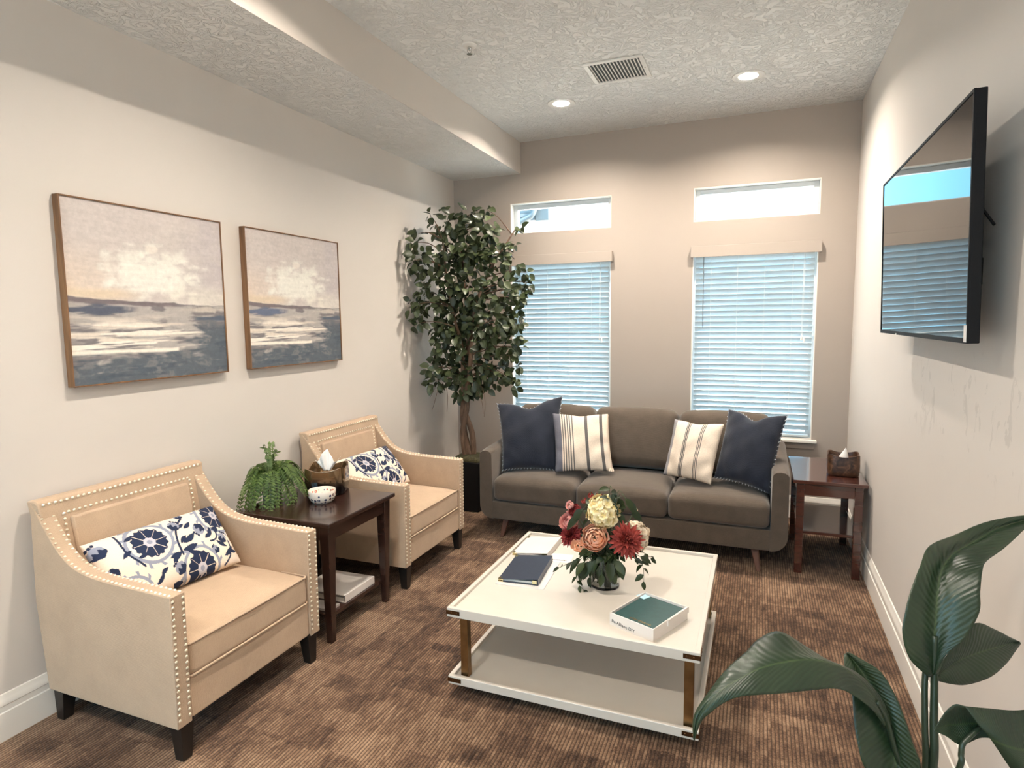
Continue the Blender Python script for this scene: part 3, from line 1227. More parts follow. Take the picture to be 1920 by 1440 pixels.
def sofa_pillow(name, px, ys, mat, label, thick, stitched, group, pinch=.06, dent=0.0, seed=0, tassels=()):
    pts = [at(u, v, 'y', y) for (u, v), y in zip(px, ys)]
    for k in (2, 3):
        if pts[k].z < .476: pts[k].z = .476
    me, UV, m, Fp = pillow_mesh(name, *pts, thick, 48, 48, pinch, .45, .005, seed, dent)
    ctr = sum(pts, Vector()) / 4
    loc = (ctr.x, ctr.y, min(p.z for p in pts))
    o = obj(name, local_mesh(me, loc), mat, smooth=3.1)
    o.location = loc
    tag(o, label, 'pillow', group)
    L = Vector(loc)
    if stitched:
        bm = bmesh.new()
        for edge in (Fp[0, :], Fp[-1, :], Fp[:, 0], Fp[:, -1]):
            pp = catmull(edge[::4], 3)
            for a, b in zip(pp[::2], pp[1::2]):
                a, b = Vector(a) - L, Vector(b) - L
                d = (b - a)
                c = (Vector(Fp[24, 24]) - L - a).normalized()
                n = (CAM - L - a).normalized()
                tube(bm, [a - c * .006 + n * .002, a + d * .3 + c * .010 + n * .006], .0022, 5)
        tag(obj('whip_stitching', bm, MAT['stitch'], o), kind='stuff')
    for (i, j) in tassels:
        c = Vector(Fp[i, j]) - L
        bm = bmesh.new()
        for k in range(9):
            a = 2 * PI * k / 9
            tube(bm, [c, c + Vector((.012 * math.cos(a), -.012 + .010 * math.sin(a), .012)), c + Vector((.018 * math.cos(a), -.016 + .014 * math.sin(a), -.004))], .0035, 5)
        obj('tassel', bm, MAT['tassel'], o)
    return o


sofa_pillow('throw_pillow', ((932, 757), (1055, 743), (1046, 884), (942, 886)), (-.93, -.74, -1.00, -1.12), MAT['navy'],
            'navy linen pillow with whip stitched edge at the left end of the sofa', .16, True, 'navy sofa pillows', .075, .20, 1)
sofa_pillow('throw_pillow', ((1036, 775), (1141, 776), (1150, 884), (1041, 885)), (-.92, -.83, -.98, -1.10), MAT['stripe_a'],
            'cream pillow with wide grey stripes beside the left navy pillow', .13, False, 'striped sofa pillows', .05, .05, 2, ((46, 46),))
sofa_pillow('throw_pillow', ((1265, 786), (1358, 795), (1333, 909), (1243, 890)), (-.83, -.93, -1.10, -.98), MAT['stripe_b'],
            'cream pillow with thin dark stripes beside the right navy pillow', .13, False, 'striped sofa pillows', .05, .06, 3)
sofa_pillow('throw_pillow', ((1366, 767), (1477, 779), (1443, 932), (1338, 896)), (-.78, -.95, -1.13, -1.02), MAT['navy'],
            'navy linen pillow with whip stitched edge at the right end of the sofa', .16, True, 'navy sofa pillows', .075, .20, 4)

# ------------------------------------------------------------------ side tables
MAT['espresso'] = wood('espresso_wood', (.020, .009, .007), (.042, .018, .013), .22, .35, axis='x')
MAT['cherry'] = wood('dark_cherry_wood', (.040, .012, .009), (.080, .024, .016), .10, 1.0, axis='x')


def side_table(label, x0, x1, y0, y1, h, mat, leg, shelf_z, tapered, shelf_in):
    t = thing('side_table', label, 'side table', ((x0 + x1) / 2, (y0 + y1) / 2, 0))
    obj('table_top', boxm(x0, x1, y0, y1, h - .022, h), mat, t, bevel=.004, world=True)
    i = .022
    ap = bmesh.new()
    az0, az1 = h - .098, h - .022
    for (a, b, c, d) in ((x0 + i + leg, x1 - i - leg, y0 + i + .006, y0 + i + .024), (x0 + i + leg, x1 - i - leg, y1 - i - .024, y1 - i - .006),
                         (x0 + i + .006, x0 + i + .024, y0 + i + leg, y1 - i - leg), (x1 - i - .024, x1 - i - .006, y0 + i + leg, y1 - i - leg)):
        m = boxm(a, b, c, d, az0, az1)
        obj('apron', m, mat, t, bevel=.002, world=True)
    ap.free()
    for sx in (-1, 1):
        for sy in (-1, 1):
            cx = (x0 + i + leg / 2) if sx < 0 else (x1 - i - leg / 2)
            cy = (y0 + i + leg / 2) if sy < 0 else (y1 - i - leg / 2)
            bm = bmesh.new()
            if tapered:
                taper(bm, cx, cy, 0, h - .022, leg * .28, leg * .28, leg / 2, leg / 2, dx=sx * -.004, dy=0)
            else:
                taper(bm, cx, cy, 0, h - .022, leg * .5, leg * .5, leg / 2, leg / 2)
            obj('leg', bm, mat, t, bevel=.003, world=True)
    obj('shelf', boxm(x0 + shelf_in, x1 - shelf_in, y0 + shelf_in, y1 - shelf_in, shelf_z - .02, shelf_z), mat, t, bevel=.003, world=True)
    return t


TZ = .630
side_table('espresso wood side table between the two beige armchairs', .185, .790, -2.950, -2.365, TZ, MAT['espresso'], .058, .135, True, .06)
RZ = .600
side_table('dark cherry side table between the sofa and the right wall', 2.908, 3.318, -1.195, -.490, RZ, MAT['cherry'], .046, .272, False, .04)

# ------------------------------------------------------------------ paintings
MAT['print_canvas'] = print_mat('painted_canvas', .7)
MAT['frame_wood'] = wood('rustic_frame_wood', (.115, .055, .024), (.26, .135, .062), .6, .0, axis='z')


def seascape(n, seed, blue):
    v, u = np.meshgrid(np.linspace(0, 1, n), np.linspace(0, 1, n), indexing='ij')
    wx = fbm(u * 5, v * 9, seed + 1) - .5
    wy = fbm(u * 4, v * 8, seed + 2) - .5
    L = lambda c: np.array(lin(c))
    def mix(a, b, k): return a + (b - a) * np.clip(k, 0, 1)[..., None]
    def sm(x, a, b):
        t = np.clip((x - a) / (b - a), 0, 1)
        return t * t * (3 - 2 * t)
    stroke = fbm(u * 6 + wx, v * 26 + wy, seed + 3, 4)
    strokeL = fbm(u * 3.2 + wx * .6, v * 34 + wy * .5, seed + 5, 4)
    brush = fbm(u * 14 + wx * 2, v * 16 + wy * 2, seed + 7, 4)
    img = np.tile(L((201, 192, 188)), (n, n, 1))
    img = mix(img, L((221, 204, 188)), sm(1 - u, .45, 1.0) * sm(v, .15, .55) * (.6 + .8 * brush))
    img = mix(img, L((186, 179, 182)), sm(u, .6, 1) * .8 * brush * 1.5)
    img = mix(img, L((183, 176, 174)), sm(brush, .55, .75) * .35)
    # cloud bank
    cd = (np.abs((u - .50 - wx * .25) / .30) ** 3 + np.abs((v - .405 - wy * .22) / .155) ** 3) ** (1 / 3)
    img = mix(img, L((229, 226, 217)), sm(1.15 - cd + (brush - .5) * 1.1 + (strokeL - .5) * .6, 0, .6))
    img = mix(img, L((226, 220, 208)), sm(u, .45, .75) * sm(v, .40, .5) * .7 * brush * 1.7)
    dab = np.sqrt(((u - .50) / .035) ** 2 + ((v - .235) / .03) ** 2)
    img = mix(img, L((230, 222, 211)), sm(1.0 - dab + (stroke - .5) * 3.5, 0, .8) * .6)
    img = mix(img, L((216, 199, 176)), sm(.045 - np.abs(v - .505 - wy * .03), 0, .04) * sm(.5 - u, 0, .3) * .9)
    # sea
    hz = .525 + .035 * u + wy * .035
    sea = sm(v, 0, 1) * 0 + (v > hz)
    water = np.tile(L((176, 170, 166)), (n, n, 1))
    water = mix(water, L((128, 124, 126)), sm(stroke, .42, .62))
    water = mix(water, L((222, 212, 199)), sm(strokeL, .50, .62) * sm(.95 - u, 0, .5) * sm(v, .60, .68) * sm(.86 - v, 0, .05))
    water = mix(water, L((240, 233, 222)), sm(fbm(u * 2.4, v * 40, seed + 11), .56, .64) * sm(.80 - u, 0, .3) * sm(v, .64, .70) * sm(.86 - v, 0, .04))
    dark = sm(v - .86 + (brush - .5) * .10 + (strokeL - .5) * .16, -.03, .03)
    dark = np.maximum(dark, sm(u - .72 + (stroke - .5) * .5, -.05, .12) * sm(v - .66 + (brush - .5) * .12, -.02, .05))
    slate = mix(np.tile(L((96, 104, 112)), (n, n, 1)), L((128, 128, 130)), sm(brush, .5, .66) * .8)
    slate = mix(slate, L((86, 96, 106)), sm(stroke, .52, .66))
    water = mix(water, slate, dark)
    # long white wave stroke
    sx = sm(.014 - np.abs(v - .825 - .012 * u + (strokeL - .5) * .02), -.004, .010) * sm(.64 - u + (brush - .5) * .12, 0, .03)
    water = mix(water, L((242, 234, 222)), sx)
    s2 = sm(.010 - np.abs(v - .735 + (strokeL - .5) * .03), -.004, .008) * sm(.5 - np.abs(u - .55) * 1.6 + (brush - .5) * .3, 0, .2)
    water = mix(water, L((240, 232, 220)), s2)
    # headland and swell under the horizon
    water = mix(water, L((122, 113, 116)), sm(.020 - np.abs(v - hz - .014) + (stroke - .5) * .02, 0, .012) * sm(.70 - u + (brush - .5) * .2, 0, .15))
    nav = L((92, 98, 112)) if not blue else L((104, 114, 136))
    water = mix(water, nav, sm(.030 - np.abs(v - .592 + .02 * u) + (stroke - .5) * .05, 0, .015) * sm(.40 - u + (brush - .5) * .15, 0, .12))
    water = mix(water, L((94, 104, 118)), sm(.018 - np.abs(v - .645 + (stroke - .5) * .05), 0, .012) * sm(u, .74, .80))
    water = mix(water, L((206, 196, 186)), sm(.02 - np.abs(v - .585) + (brush - .5) * .05, 0, .02) * sm(u, .62, .75) * .8)
    edge = np.clip((v - hz + (brush - .5) * .012) / .006, 0, 1)
    img = mix(img, water, edge)
    img *= (1 + (fbm(u * 60, v * 60, seed + 21, 2) - .5) * .16 + (fbm(u * 8, v * 70, seed + 23, 3) - .5) * .16)[..., None]
    return img


def painting(y0, y1, z0, z1, label, seed, blue):
    t = thing('framed_painting', label, 'painting', (.0, (y0 + y1) / 2, z0), group='pair of seascape paintings')
    n = 230
    xf = .034
    V, U = np.meshgrid(np.linspace(0, 1, n), np.linspace(0, 1, n), indexing='ij')
    f = .006
    P = np.stack([np.full_like(U, xf), y0 + f + (y1 - y0 - 2 * f) * U, z1 - f - (z1 - z0 - 2 * f) * V], -1)
    me = grid_mesh('canvas', P)
    set_colors(me, seascape(n, seed, blue).reshape(-1, 3))
    obj('canvas', me, MAT['print_canvas'], t, world=True)
    obj('backing', boxm(.004, xf - .002, y0 + f, y1 - f, z0 + f, z1 - f), MAT['frame_wood'], t, world=True)
    xo = .040
    for nm, a in (('frame_side', (y0, y0 + f, z0, z1)), ('frame_side', (y1 - f, y1, z0, z1)), ('frame_rail', (y0 + f, y1 - f, z1 - f, z1)), ('frame_rail', (y0 + f, y1 - f, z0, z0 + f))):
        obj(nm, boxm(.003, xo, *a), MAT['frame_wood'], t, bevel=.001, world=True)
    return t


painting(-3.599, -2.784, 1.339, 2.131, 'grey and white seascape painting nearest the camera, hung left', 31, False)
painting(-2.6255, -1.8065, 1.339, 2.131, 'bluer seascape painting nearest the ficus tree, hung right', 31, True)

# ------------------------------------------------------------------ television
def screen_mat():
    t = NT('black_glass_screen')
    n = t.noise(2.2, 1)
    t.col(t.ramp(n, ((0, (.006, .006, .007)), (1, (.008, .008, .009)))))
    t.set(Roughness=.03, IOR=1.42)
    t.bump(t.noise(1.6, 1, .4), .10, .012)
    return t.m


MAT['screen'] = screen_mat()
MAT['black_plastic'] = simple('black_plastic', (.008, .008, .009), .55, Specular_IOR_Level=.15)
TVY0, TVY1, TVZ0, TVZ1 = -3.205, -1.872, 1.520, 2.212
tv = thing('television', 'large black flat television on a wall bracket', 'television', (W - .12, (TVY0 + TVY1) / 2, (TVZ0 + TVZ1) / 2))
tv.rotation_euler = (0, math.radians(-1.6), 0)
hw_, hh_ = (TVY1 - TVY0) / 2, (TVZ1 - TVZ0) / 2
# local: screen faces -x
obj('casing', boxm(.002, .030, -hw_, hw_, -hh_, hh_), MAT['black_plastic'], tv, bevel=.003)
bm = bmesh.new()
bz = .008
box(bm, -.002, .004, -hw_, hw_, -hh_, -hh_ + bz * 1.8)
box(bm, -.002, .004, -hw_, hw_, hh_ - bz, hh_)
box(bm, -.002, .004, -hw_, -hw_ + bz, -hh_ + bz * 1.8, hh_ - bz)
box(bm, -.002, .004, hw_ - bz, hw_, -hh_ + bz * 1.8, hh_ - bz)
obj('bezel', bm, MAT['black_plastic'], tv)
V, U = np.meshgrid(np.linspace(0, 1, 12), np.linspace(0, 1, 20), indexing='ij')
P = np.stack([np.full_like(U, .0005), -hw_ + bz + (2 * hw_ - 2 * bz) * U, -hh_ + bz * 1.8 + (2 * hh_ - bz * 2.8) * V], -1)
obj('screen', grid_mesh('screen', P), MAT['screen'], tv, smooth=3.1)
obj('rear_housing', soft_box(.028, .070, -hw_ * .62, hw_ * .62, -hh_ * .75, hh_ * .45, .02, 6), MAT['black_plastic'], tv, smooth=3.1)
MAT['sticker'] = simple('white_sticker', (.75, .73, .70), .5)
obj('energy_sticker', boxm(-.0035, -.002, -hw_ + .001, -hw_ + .022, -hh_ + .004, -hh_ + .052), MAT['sticker'], tv)
obj('indicator_light', boxm(-.0035, -.001, .29, .305, -hh_ - .001, -hh_ + .006), MAT['sticker'], tv)
br = bmesh.new()
box(br, .100, .110, -.34, .34, -.14, .14)
obj('wall_bracket', br, MAT['black_plastic'], tv)
for zz in (-.08, .08):
    obj('bracket_arm', boxm(.068, .101, -.30, .30, zz - .02, zz + .02), MAT['black_plastic'], tv)
br = bmesh.new()
tube(br, [(.055, -hw_ * .70, hh_ * .35), (.075, -hw_ * .74, hh_ * .12), (.095, -hw_ * .78, -hh_ * .02)], .004, 6)
tube(br, [(.050, -hw_ * .60, -hh_ * .2), (.090, -hw_ * .66, -hh_ * .28), (.10, -hw_ * .60, -hh_ * .5)], .004, 6)
obj('cable', br, MAT['black_plastic'], tv)

# ------------------------------------------------------------------ coffee table
def lacquer():
    t = NT('white_lacquer')
    n = t.noise(3.5, 4, .6)
    t.col(t.ramp(n, ((.3, (.60, .55, .485)), (.7, (.64, .59, .52)))))
    t.set(Roughness=.30, Coat_Weight=.35, Coat_Roughness=.10)
    t.bump(t.noise(40, 2), .03, .001)
    return t.m


MAT['lacquer'] = lacquer()
MAT['bronze_dark'] = simple('dark_bronze_bracket', (.13, .070, .032), .38, 1.0, var=.2)
MAT['brass'] = simple('aged_brass', (.27, .155, .065), .40, 1.0, var=.25, vscale=14)
CX0, CX1, CY0, CY1 = 1.497, 2.523, -3.092, -2.090
ct = thing('coffee_table', 'white lacquered two tier coffee table with brass posts', 'coffee table', ((CX0 + CX1) / 2, (CY0 + CY1) / 2, 0))


def tray(nm, z0, z1, rec):
    p = obj(nm, boxm(CX0 + .02, CX1 - .02, CY0 + .02, CY1 - .02, z0 + .004, z1 - rec), MAT['lacquer'], ct, world=True)
    rw = .020
    for (a, b, c, d) in ((CX0, CX1, CY0, CY0 + rw), (CX0, CX1, CY1 - rw, CY1), (CX0, CX0 + rw, CY0 + rw, CY1 - rw), (CX1 - rw, CX1, CY0 + rw, CY1 - rw)):
        obj('rim', boxm(a, b, c, d, z0, z1), MAT['lacquer'], p, bevel=.002, world=True)
    zc = (z0 + z1) / 2 + .001
    bl, bh, bt = .060, .0085, .0022
    for sx in (0, 1):
        for sy in (0, 1):
            bm = bmesh.new()
            x = CX0 if sx == 0 else CX1
            y = CY0 if sy == 0 else CY1
            ox, oy = (-1 if sx == 0 else 1), (-1 if sy == 0 else 1)
            xa, xb = sorted((x + ox * bt, x - ox * bl))
            ya, yb = sorted((y, y + oy * bt))
            box(bm, xa, xb, ya, yb, zc - bh, zc + bh)
            xa, xb = sorted((x, x + ox * bt))
            ya, yb = sorted((y, y - oy * bl))
            box(bm, xa, xb, ya, yb, zc - bh, zc + bh)
            for d in (.022, .048):
                dome(bm, Vector((x - ox * d, y + oy * bt, zc)), Vector((0, oy, 0)), .003)
                dome(bm, Vector((x + ox * bt, y - oy * d, zc)), Vector((ox, 0, 0)), .003)
            obj('corner_bracket', bm, MAT['bronze_dark'], p, world=True)
    return p


tray('top_tray', .360, .400, .014)
CTZ = .386
tray('lower_tray', .062, .098, .014)
for (x, y) in ((1.560, -3.045), (2.482, -3.045), (1.560, -2.137), (2.482, -2.137)):
    obj('post', boxm(x - .017, x + .017, y - .017, y + .017, .084, .3645), MAT['brass'], ct, bevel=.002, world=True)
    bm = bmesh.new()
    cxm, cym = (CX0 + CX1) / 2, (CY0 + CY1) / 2
    lathe(bm, [(.020, 0), (.024, .006), (.024, .05), (.028, .066)], 14, x + (cxm - x) * .35, y + (cym - y) * .35)
    obj('foot', bm, MAT['black_wood'], ct, smooth=.7, world=True)

# ------------------------------------------------------------------ things on the coffee table
MAT['paper'] = simple('white_paper', (.78, .75, .70), .7, var=.02)
MAT['white_vinyl_cover'] = simple('white_binder_vinyl', (.74, .69, .65), .35, var=.02)
MAT['navy_leather'] = simple('navy_leatherette', (.030, .038, .060), .38, var=.1, vscale=40, bump=(320, .3, .0006))
MAT['gold'] = simple('pale_gold_metal', (.83, .68, .38), .25, 1.0)
MAT['ink'] = simple('black_ink', (.015, .014, .014), .6)


def binder(name, label, cx, cy, z, rot, w, d, h_spine, h_open, mat, corners=True, group='ring binders', roundt=.0025):
    """spine on +x, opening on -x, sheets inside"""
    t = thing(name, label, 'binder', (cx, cy, z), rot, group)
    hx, hy = w / 2, d / 2
    bm = bmesh.new()
    th = roundt
    # lower cover
    box(bm, -hx, hx, -hy, hy, 0, th)
    obj('lower_cover', bm, mat, t, bevel=.0008)
    bm = bmesh.new()
    vs = []
    for (x, z_) in ((-hx, h_open), (hx, h_spine), (hx, h_spine + th), (-hx, h_open + th)):
        vs.append([bm.verts.new((x, yy, z_)) for yy in (-hy, hy)])
    for i in range(4):
        j = (i + 1) % 4
        bm.faces.new((vs[i][0], vs[j][0], vs[j][1], vs[i][1]))
    bm.faces.new([v[0] for v in vs][::-1])
    bm.faces.new([v[1] for v in vs])
    obj('upper_cover', bm, mat, t, bevel=.0008)
    obj('spine', boxm(hx - .003, hx, -hy, hy, 0, h_spine + th), mat, t, bevel=.001)
    bm = bmesh.new()
    taper(bm, 0, 0, th, th + (h_spine + h_open) * .25, hx - .016, hy - .012, hx - .016, hy - .012)
    obj('pages', bm, MAT['paper'], t)
    if corners:
        for sy in (-1, 1):
            for zz in (0, h_open):
                bm = bmesh.new()
                ya, yb = sorted((sy * (hy + .0008), sy * (hy - .024)))
                box(bm, -hx - .0008, -hx + .024, ya, yb, zz - .0005, zz + th + .0012)
                obj('corner_guard', bm, MAT['gold'], t)
        bm = bmesh.new()
        box(bm, hx - .028, hx - .006, -hy - .001, -hy + .012, th + .004, h_spine - .005)
        obj('ring_hinge', bm, MAT['gold'], t)
    return t


binder('ring_binder', 'white ring binder near the back corner of the coffee table', 1.622, -2.297, CTZ, .02, .190, .255, .030, .010, MAT['white_vinyl_cover'])
fo = obj('clear_folder', boxm(-.115, .115, -.165, .165, 0, .004), None)
fo.location = (1.690, -2.610, CTZ)
fo.rotation_euler = (0, 0, .07)
MAT['acrylic'] = simple('frosted_plastic', (.70, .68, .66), .2, var=.02)
fo.data.materials.append(MAT['acrylic'])
tag(fo, 'flat pale plastic folder under the navy binder', 'folder')
binder('ring_binder', 'navy leatherette binder with gold corners on the coffee table', 1.672, -2.600, CTZ + .004, .09, .192, .300, .028, .010, MAT['navy_leather'])
sheet = thing('paper_sheet', 'white printed sheet half under the white binder', 'paper', (1.735, -2.385, CTZ), .12)
obj('sheet', boxm(-.10, .10, -.055, .055, 0, .0008), MAT['paper'], sheet)
bm = bmesh.new()
xx = -.04
while xx < .075:
    ww = random.uniform(.003, .007)
    box(bm, xx, xx + ww, -.032, -.026 + random.uniform(0, .003), .0008, .0011)
    xx += ww + .002
obj('printed_line', bm, MAT['ink'], sheet)
card = obj('card', boxm(-.035, .035, -.022, .022, 0, .0012), MAT['paper'])
card.location = (2.075, -2.395, CTZ)
card.rotation_euler = (0, 0, -.3)
tag(card, 'small white card lying behind the flower vase', 'card')

# white gift box with a green book inside
gb = thing('gift_box', 'open shallow white box beside the vase', 'box', (2.307, -2.893, CTZ), math.radians(-23))
MAT['white_card'] = simple('white_card_board', (.76, .70, .65), .55, var=.02)
bw, bd, bh = .100, .1275, .052
obj('box_floor', boxm(-bw, bw, -bd, bd, 0, .003), MAT['white_card'], gb)
for (a, b, c, d) in ((-bw, bw, -bd, -bd + .004), (-bw, bw, bd - .004, bd), (-bw, -bw + .004, -bd + .004, bd - .004), (bw - .004, bw, -bd + .004, bd - .004)):
    obj('box_side', boxm(a, b, c, d, .003, bh), MAT['white_card'], gb, bevel=.0008)
obj('lid_lip', boxm(bw, bw + .004, -bd + .10, bd + .004, bh - .024, bh), MAT['white_card'], gb)
tm = text_mesh('Be.Alliane DIY', .0185, .0003)
tm.transform(Matrix.Rotation(math.radians(-4), 4, 'Z'))
o = obj('handwriting', tm, MAT['ink'], gb)
o.rotation_euler = (PI / 2, 0, 0)
o.location = (-.036, -bd - .0005, .017)
bk = thing('green_book', 'dark green cloth book inside the white box', 'book', (2.307, -2.893, CTZ + .003), math.radians(-23))
MAT['green_cloth'] = simple('green_book_cloth', (.014, .062, .060), .5, var=.1, vscale=60, bump=(400, .25, .0006))
obj('cover', boxm(-.094, .094, -.121, .121, .034, .040), MAT['green_cloth'], bk, bevel=.001)
obj('pages', boxm(-.090, .092, -.118, .118, .003, .034), MAT['paper'], bk)
obj('lower_cover', boxm(-.094, .094, -.121, .121, 0, .003), MAT['green_cloth'], bk)
tm = text_mesh('chartreuse', .022, .0002, .35)
o = obj('gold_script', tm, MAT['gold'], bk)
o.location = (.018, -.092, .0404)
MAT['sticker_blue'] = simple('pale_blue_sticker', (.45, .68, .78), .4, var=.15, vscale=60)
tg = obj('price_tag', boxm(-.022, .022, -.020, .020, 0, .0012), MAT['sticker_blue'])
tg.location = (2.262, -2.765, CTZ + .0435)
tg.rotation_euler = (0, 0, math.radians(-35))
tag(tg, 'pale blue tag lying on the green book', 'tag')

# ------------------------------------------------------------------ flowers in a glass vase
def leaf_mat(name, c0, c1, rough=.4, trans=.15, vein=None):
    t = NT(name)
    oi = t.n('ShaderNodeObjectInfo')
    ge = t.n('ShaderNodeNewGeometry')
    r = t.math('FRACT', t.math('ADD', oi.outputs['Random'], ge.outputs['Random Per Island']))
    n = t.noise(20, 3)
    k = t.math('ADD', t.math('MULTIPLY', r, .75), t.math('MULTIPLY', n, .3))
    c = t.ramp(k, ((.05, c0), (.95, c1)))
    t.col(c)
    t.set(Roughness=rough)
    if vein:
        uv = t.n('ShaderNodeUVMap')
        w = t.n('ShaderNodeTexWave', wave_type='BANDS', bands_direction='Y', i_Scale=vein, i_Distortion=.6, i_Detail=1.0)
        t.l(uv.outputs[0], w.inputs['Vector'])
        t.bump(w.outputs['Fac'], .35, .0015)
    tl = t.n('ShaderNodeBsdfTranslucent')
    t.l(c, tl.inputs['Color'])
    mx = t.n('ShaderNodeMixShader')
    mx.inputs[0].default_value = trans
    t.l(t.p.outputs[0], mx.inputs[1])
    t.l(tl.outputs[0], mx.inputs[2])
    t.l(mx.outputs[0], t.out.inputs['Surface'])
    return t.m


def petal_mat(name, c_in, c_out):
    """colour by petal uv: base to tip"""
    t = NT(name)
    uv = t.n('ShaderNodeUVMap')
    s = t.n('ShaderNodeSeparateXYZ')
    t.l(uv.outputs[0], s.inputs[0])
    ge = t.n('ShaderNodeNewGeometry')
    k = t.math('ADD', s.outputs['Y'], t.math('MULTIPLY', t.math('SUBTRACT', ge.outputs['Random Per Island'], .5), .5))
    t.col(t.ramp(k, ((.1, c_in), (.95, c_out))))
    t.set(Roughness=.7)
    t.p.inputs['Specular IOR Level'].default_value = .2
    return t.m


MAT['leaf_dark'] = leaf_mat('dark_bouquet_leaf', (.008, .018, .005), (.032, .052, .014), .5)
MAT['stem'] = simple('green_stem', (.045, .075, .025), .5)
MAT['peach'] = petal_mat('peach_petals', (.84, .42, .22), (.92, .66, .52))
MAT['pink'] = petal_mat('pink_petals', (.72, .28, .26), (.84, .50, .45))
MAT['red'] = petal_mat('dusty_red_petals', (.20, .025, .022), (.46, .090, .070))
MAT['wine'] = petal_mat('wine_red_petals', (.12, .012, .016), (.34, .050, .048))
MAT['cream'] = petal_mat('cream_petals', (.66, .50, .20), (.90, .78, .50))
MAT['ivory'] = petal_mat('ivory_petals', (.60, .48, .34), (.86, .74, .58))


class Petals:
    def __init__(s): s.v, s.f, s.uv = [], [], []

    def add(s, M, L, Wd, cup=.3, curl=.2, point=.0, nu=4, nv=5):
        """petal from origin along +y, width in x, curving up in z; M places it"""
        base = len(s.v)
        for j in range(nv):
            t = j / (nv - 1)
            w = Wd * (math.sin(PI * min(1, (.12 + .88 * t) * (.62 if point < .5 else .95))) ** (.7 if point < .5 else 1.0))
            if point > .5 and j == nv - 1: w = Wd * .05
            for i in range(nu):
                a = -1 + 2 * i / (nu - 1)
                x = a * w * .5
                z = cup * L * (t ** 1.5) - curl * L * max(0, t - .6) ** 2 * 6 + abs(a) ** 2 * Wd * .18
                y = L * t * (1 - .12 * a * a * (0 if point > .5 else 1))
                p = M @ Vector((x, y, z))
                s.v.append(tuple(p))
                s.uv.append((i / (nu - 1), t))
        for j in range(nv - 1):
            for i in range(nu - 1):
                q = base + j * nu + i
                s.f.append((q, q + 1, q + nu + 1, q + nu))

    def mesh(s, name):
        me = bpy.data.meshes.new(name)
        me.from_pydata(s.v, [], s.f)
        l = me.uv_layers.new(name='uv')
        flat = []
        for f in s.f:
            for i in f: flat += s.uv[i]
        l.data.foreach_set('uv', flat)
        return me


def frame_to(d):
    """matrix whose z axis is d"""
    return Vector(d).to_track_quat('Z', 'Y').to_matrix().to_4x4()


def rose(r, n=30, seed=0):
    """nested cupped petals around the axis, the outer ones opening"""
    rd = random.Random(seed)
    P = Petals()
    nu, nv = 6, 6
    for k in range(n):
        f = (k + .5) / n                            # 0 heart .. 1 outside
        az = k * 2.399 + rd.uniform(-.25, .25)
        rho = r * (.16 + .80 * f ** .85)
        top = .25 + .85 * f + rd.uniform(-.05, .12)
        half = .75 - .10 * f + rd.uniform(-.1, .1)
        base = len(P.v)
        for j in range(nv):
            t = j / (nv - 1)
            th = PI * .93 - (PI * .93 - top) * t
            for i in range(nu):
                a = -1 + 2 * i / (nu - 1)
                w = half * (.55 + .45 * math.sin(PI * min(1, t * .75)))
                ph = az + a * w
                th2 = th + .16 * t * a * a + .05 * t * math.sin(7 * a + k)
                R = rho * (1 + (.10 + .10 * f) * max(0, t - .72) * 3.0)
                P.v.append((R * math.sin(th2) * math.cos(ph), R * math.sin(th2) * math.sin(ph), R * math.cos(th2) * .80 - r * .10 * f))
                P.uv.append((i / (nu - 1), .15 + .85 * t * (.35 + .65 * f)))
        for j in range(nv - 1):
            for i in range(nu - 1):
                q = base + j * nu + i
                P.f.append((q, q + 1, q + nu + 1, q + nu))
    return P.mesh('rose')


def dahlia(r, seed=0):
    rd = random.Random(seed)
    P = Petals()
    rows = 11
    for k in range(rows):
        f = k / (rows - 1)
        n = 6 + int(13 * f)
        for i in range(n):
            ang = 2 * PI * (i + .5 * (k % 2)) / n + rd.uniform(-.12, .12)
            open_ = .12 + 1.85 * f + rd.uniform(-.16, .16)
            M = Matrix.Rotation(ang, 4, 'Z') @ Matrix.Translation((0, r * .10 * f, r * (.22 - .30 * f))) @ Matrix.Rotation(PI / 2 - open_, 4, 'X')
            P.add(M, r * (.62 + .34 * f) * rd.uniform(.82, 1.10), r * .26, .22, .02, 1.0, 3, 4)
    return P.mesh('dahlia')


def hydrangea(r, n=52, seed=0, sx=1.0):
    rd = random.Random(seed)
    P = Petals()
    for k in range(n):
        z = 1 - 1.55 * (k + .5) / n
        a = k * 2.39996
        s = math.sqrt(max(0, 1 - z * z))
        d = Vector((s * math.cos(a), s * math.sin(a), z))
        p = d * r * rd.uniform(.82, 1.0)
        F = Matrix.Translation(p) @ frame_to(d + Vector((rd.uniform(-.3, .3), rd.uniform(-.3, .3), rd.uniform(-.3, .3)))) @ Matrix.Rotation(rd.uniform(0, 2), 4, 'Z')
        for q in range(4):
            P.add(F @ Matrix.Rotation(q * PI / 2, 4, 'Z'), r * .33, r * .38, .22, .15, 0, 3, 4)
    return P.mesh('hydrangea')


def bud(r, seed=0):
    return rose(r, 10, seed)


VC = Vector((2.062, -2.615, CTZ))        # vase centre
VR, VH = .066, .150
vase = thing('glass_vase', 'clear glass cylinder vase holding the bouquet', 'vase', VC)
MAT['vase_glass'] = glass_mat('vase_glass', (.93, .97, .94))
MAT['water'] = glass_mat('vase_water', (.80, .88, .78), ior=1.33)
bm = bmesh.new()
lathe(bm, [(VR - .002, .0), (VR, .004), (VR, VH), (VR - .004, VH), (VR - .0045, .012), (VR - .012, .009)], 40)
obj('glass_body', bm, MAT['vase_glass'], vase, smooth=.8)
rd = random.Random(3)
BY = -2.615


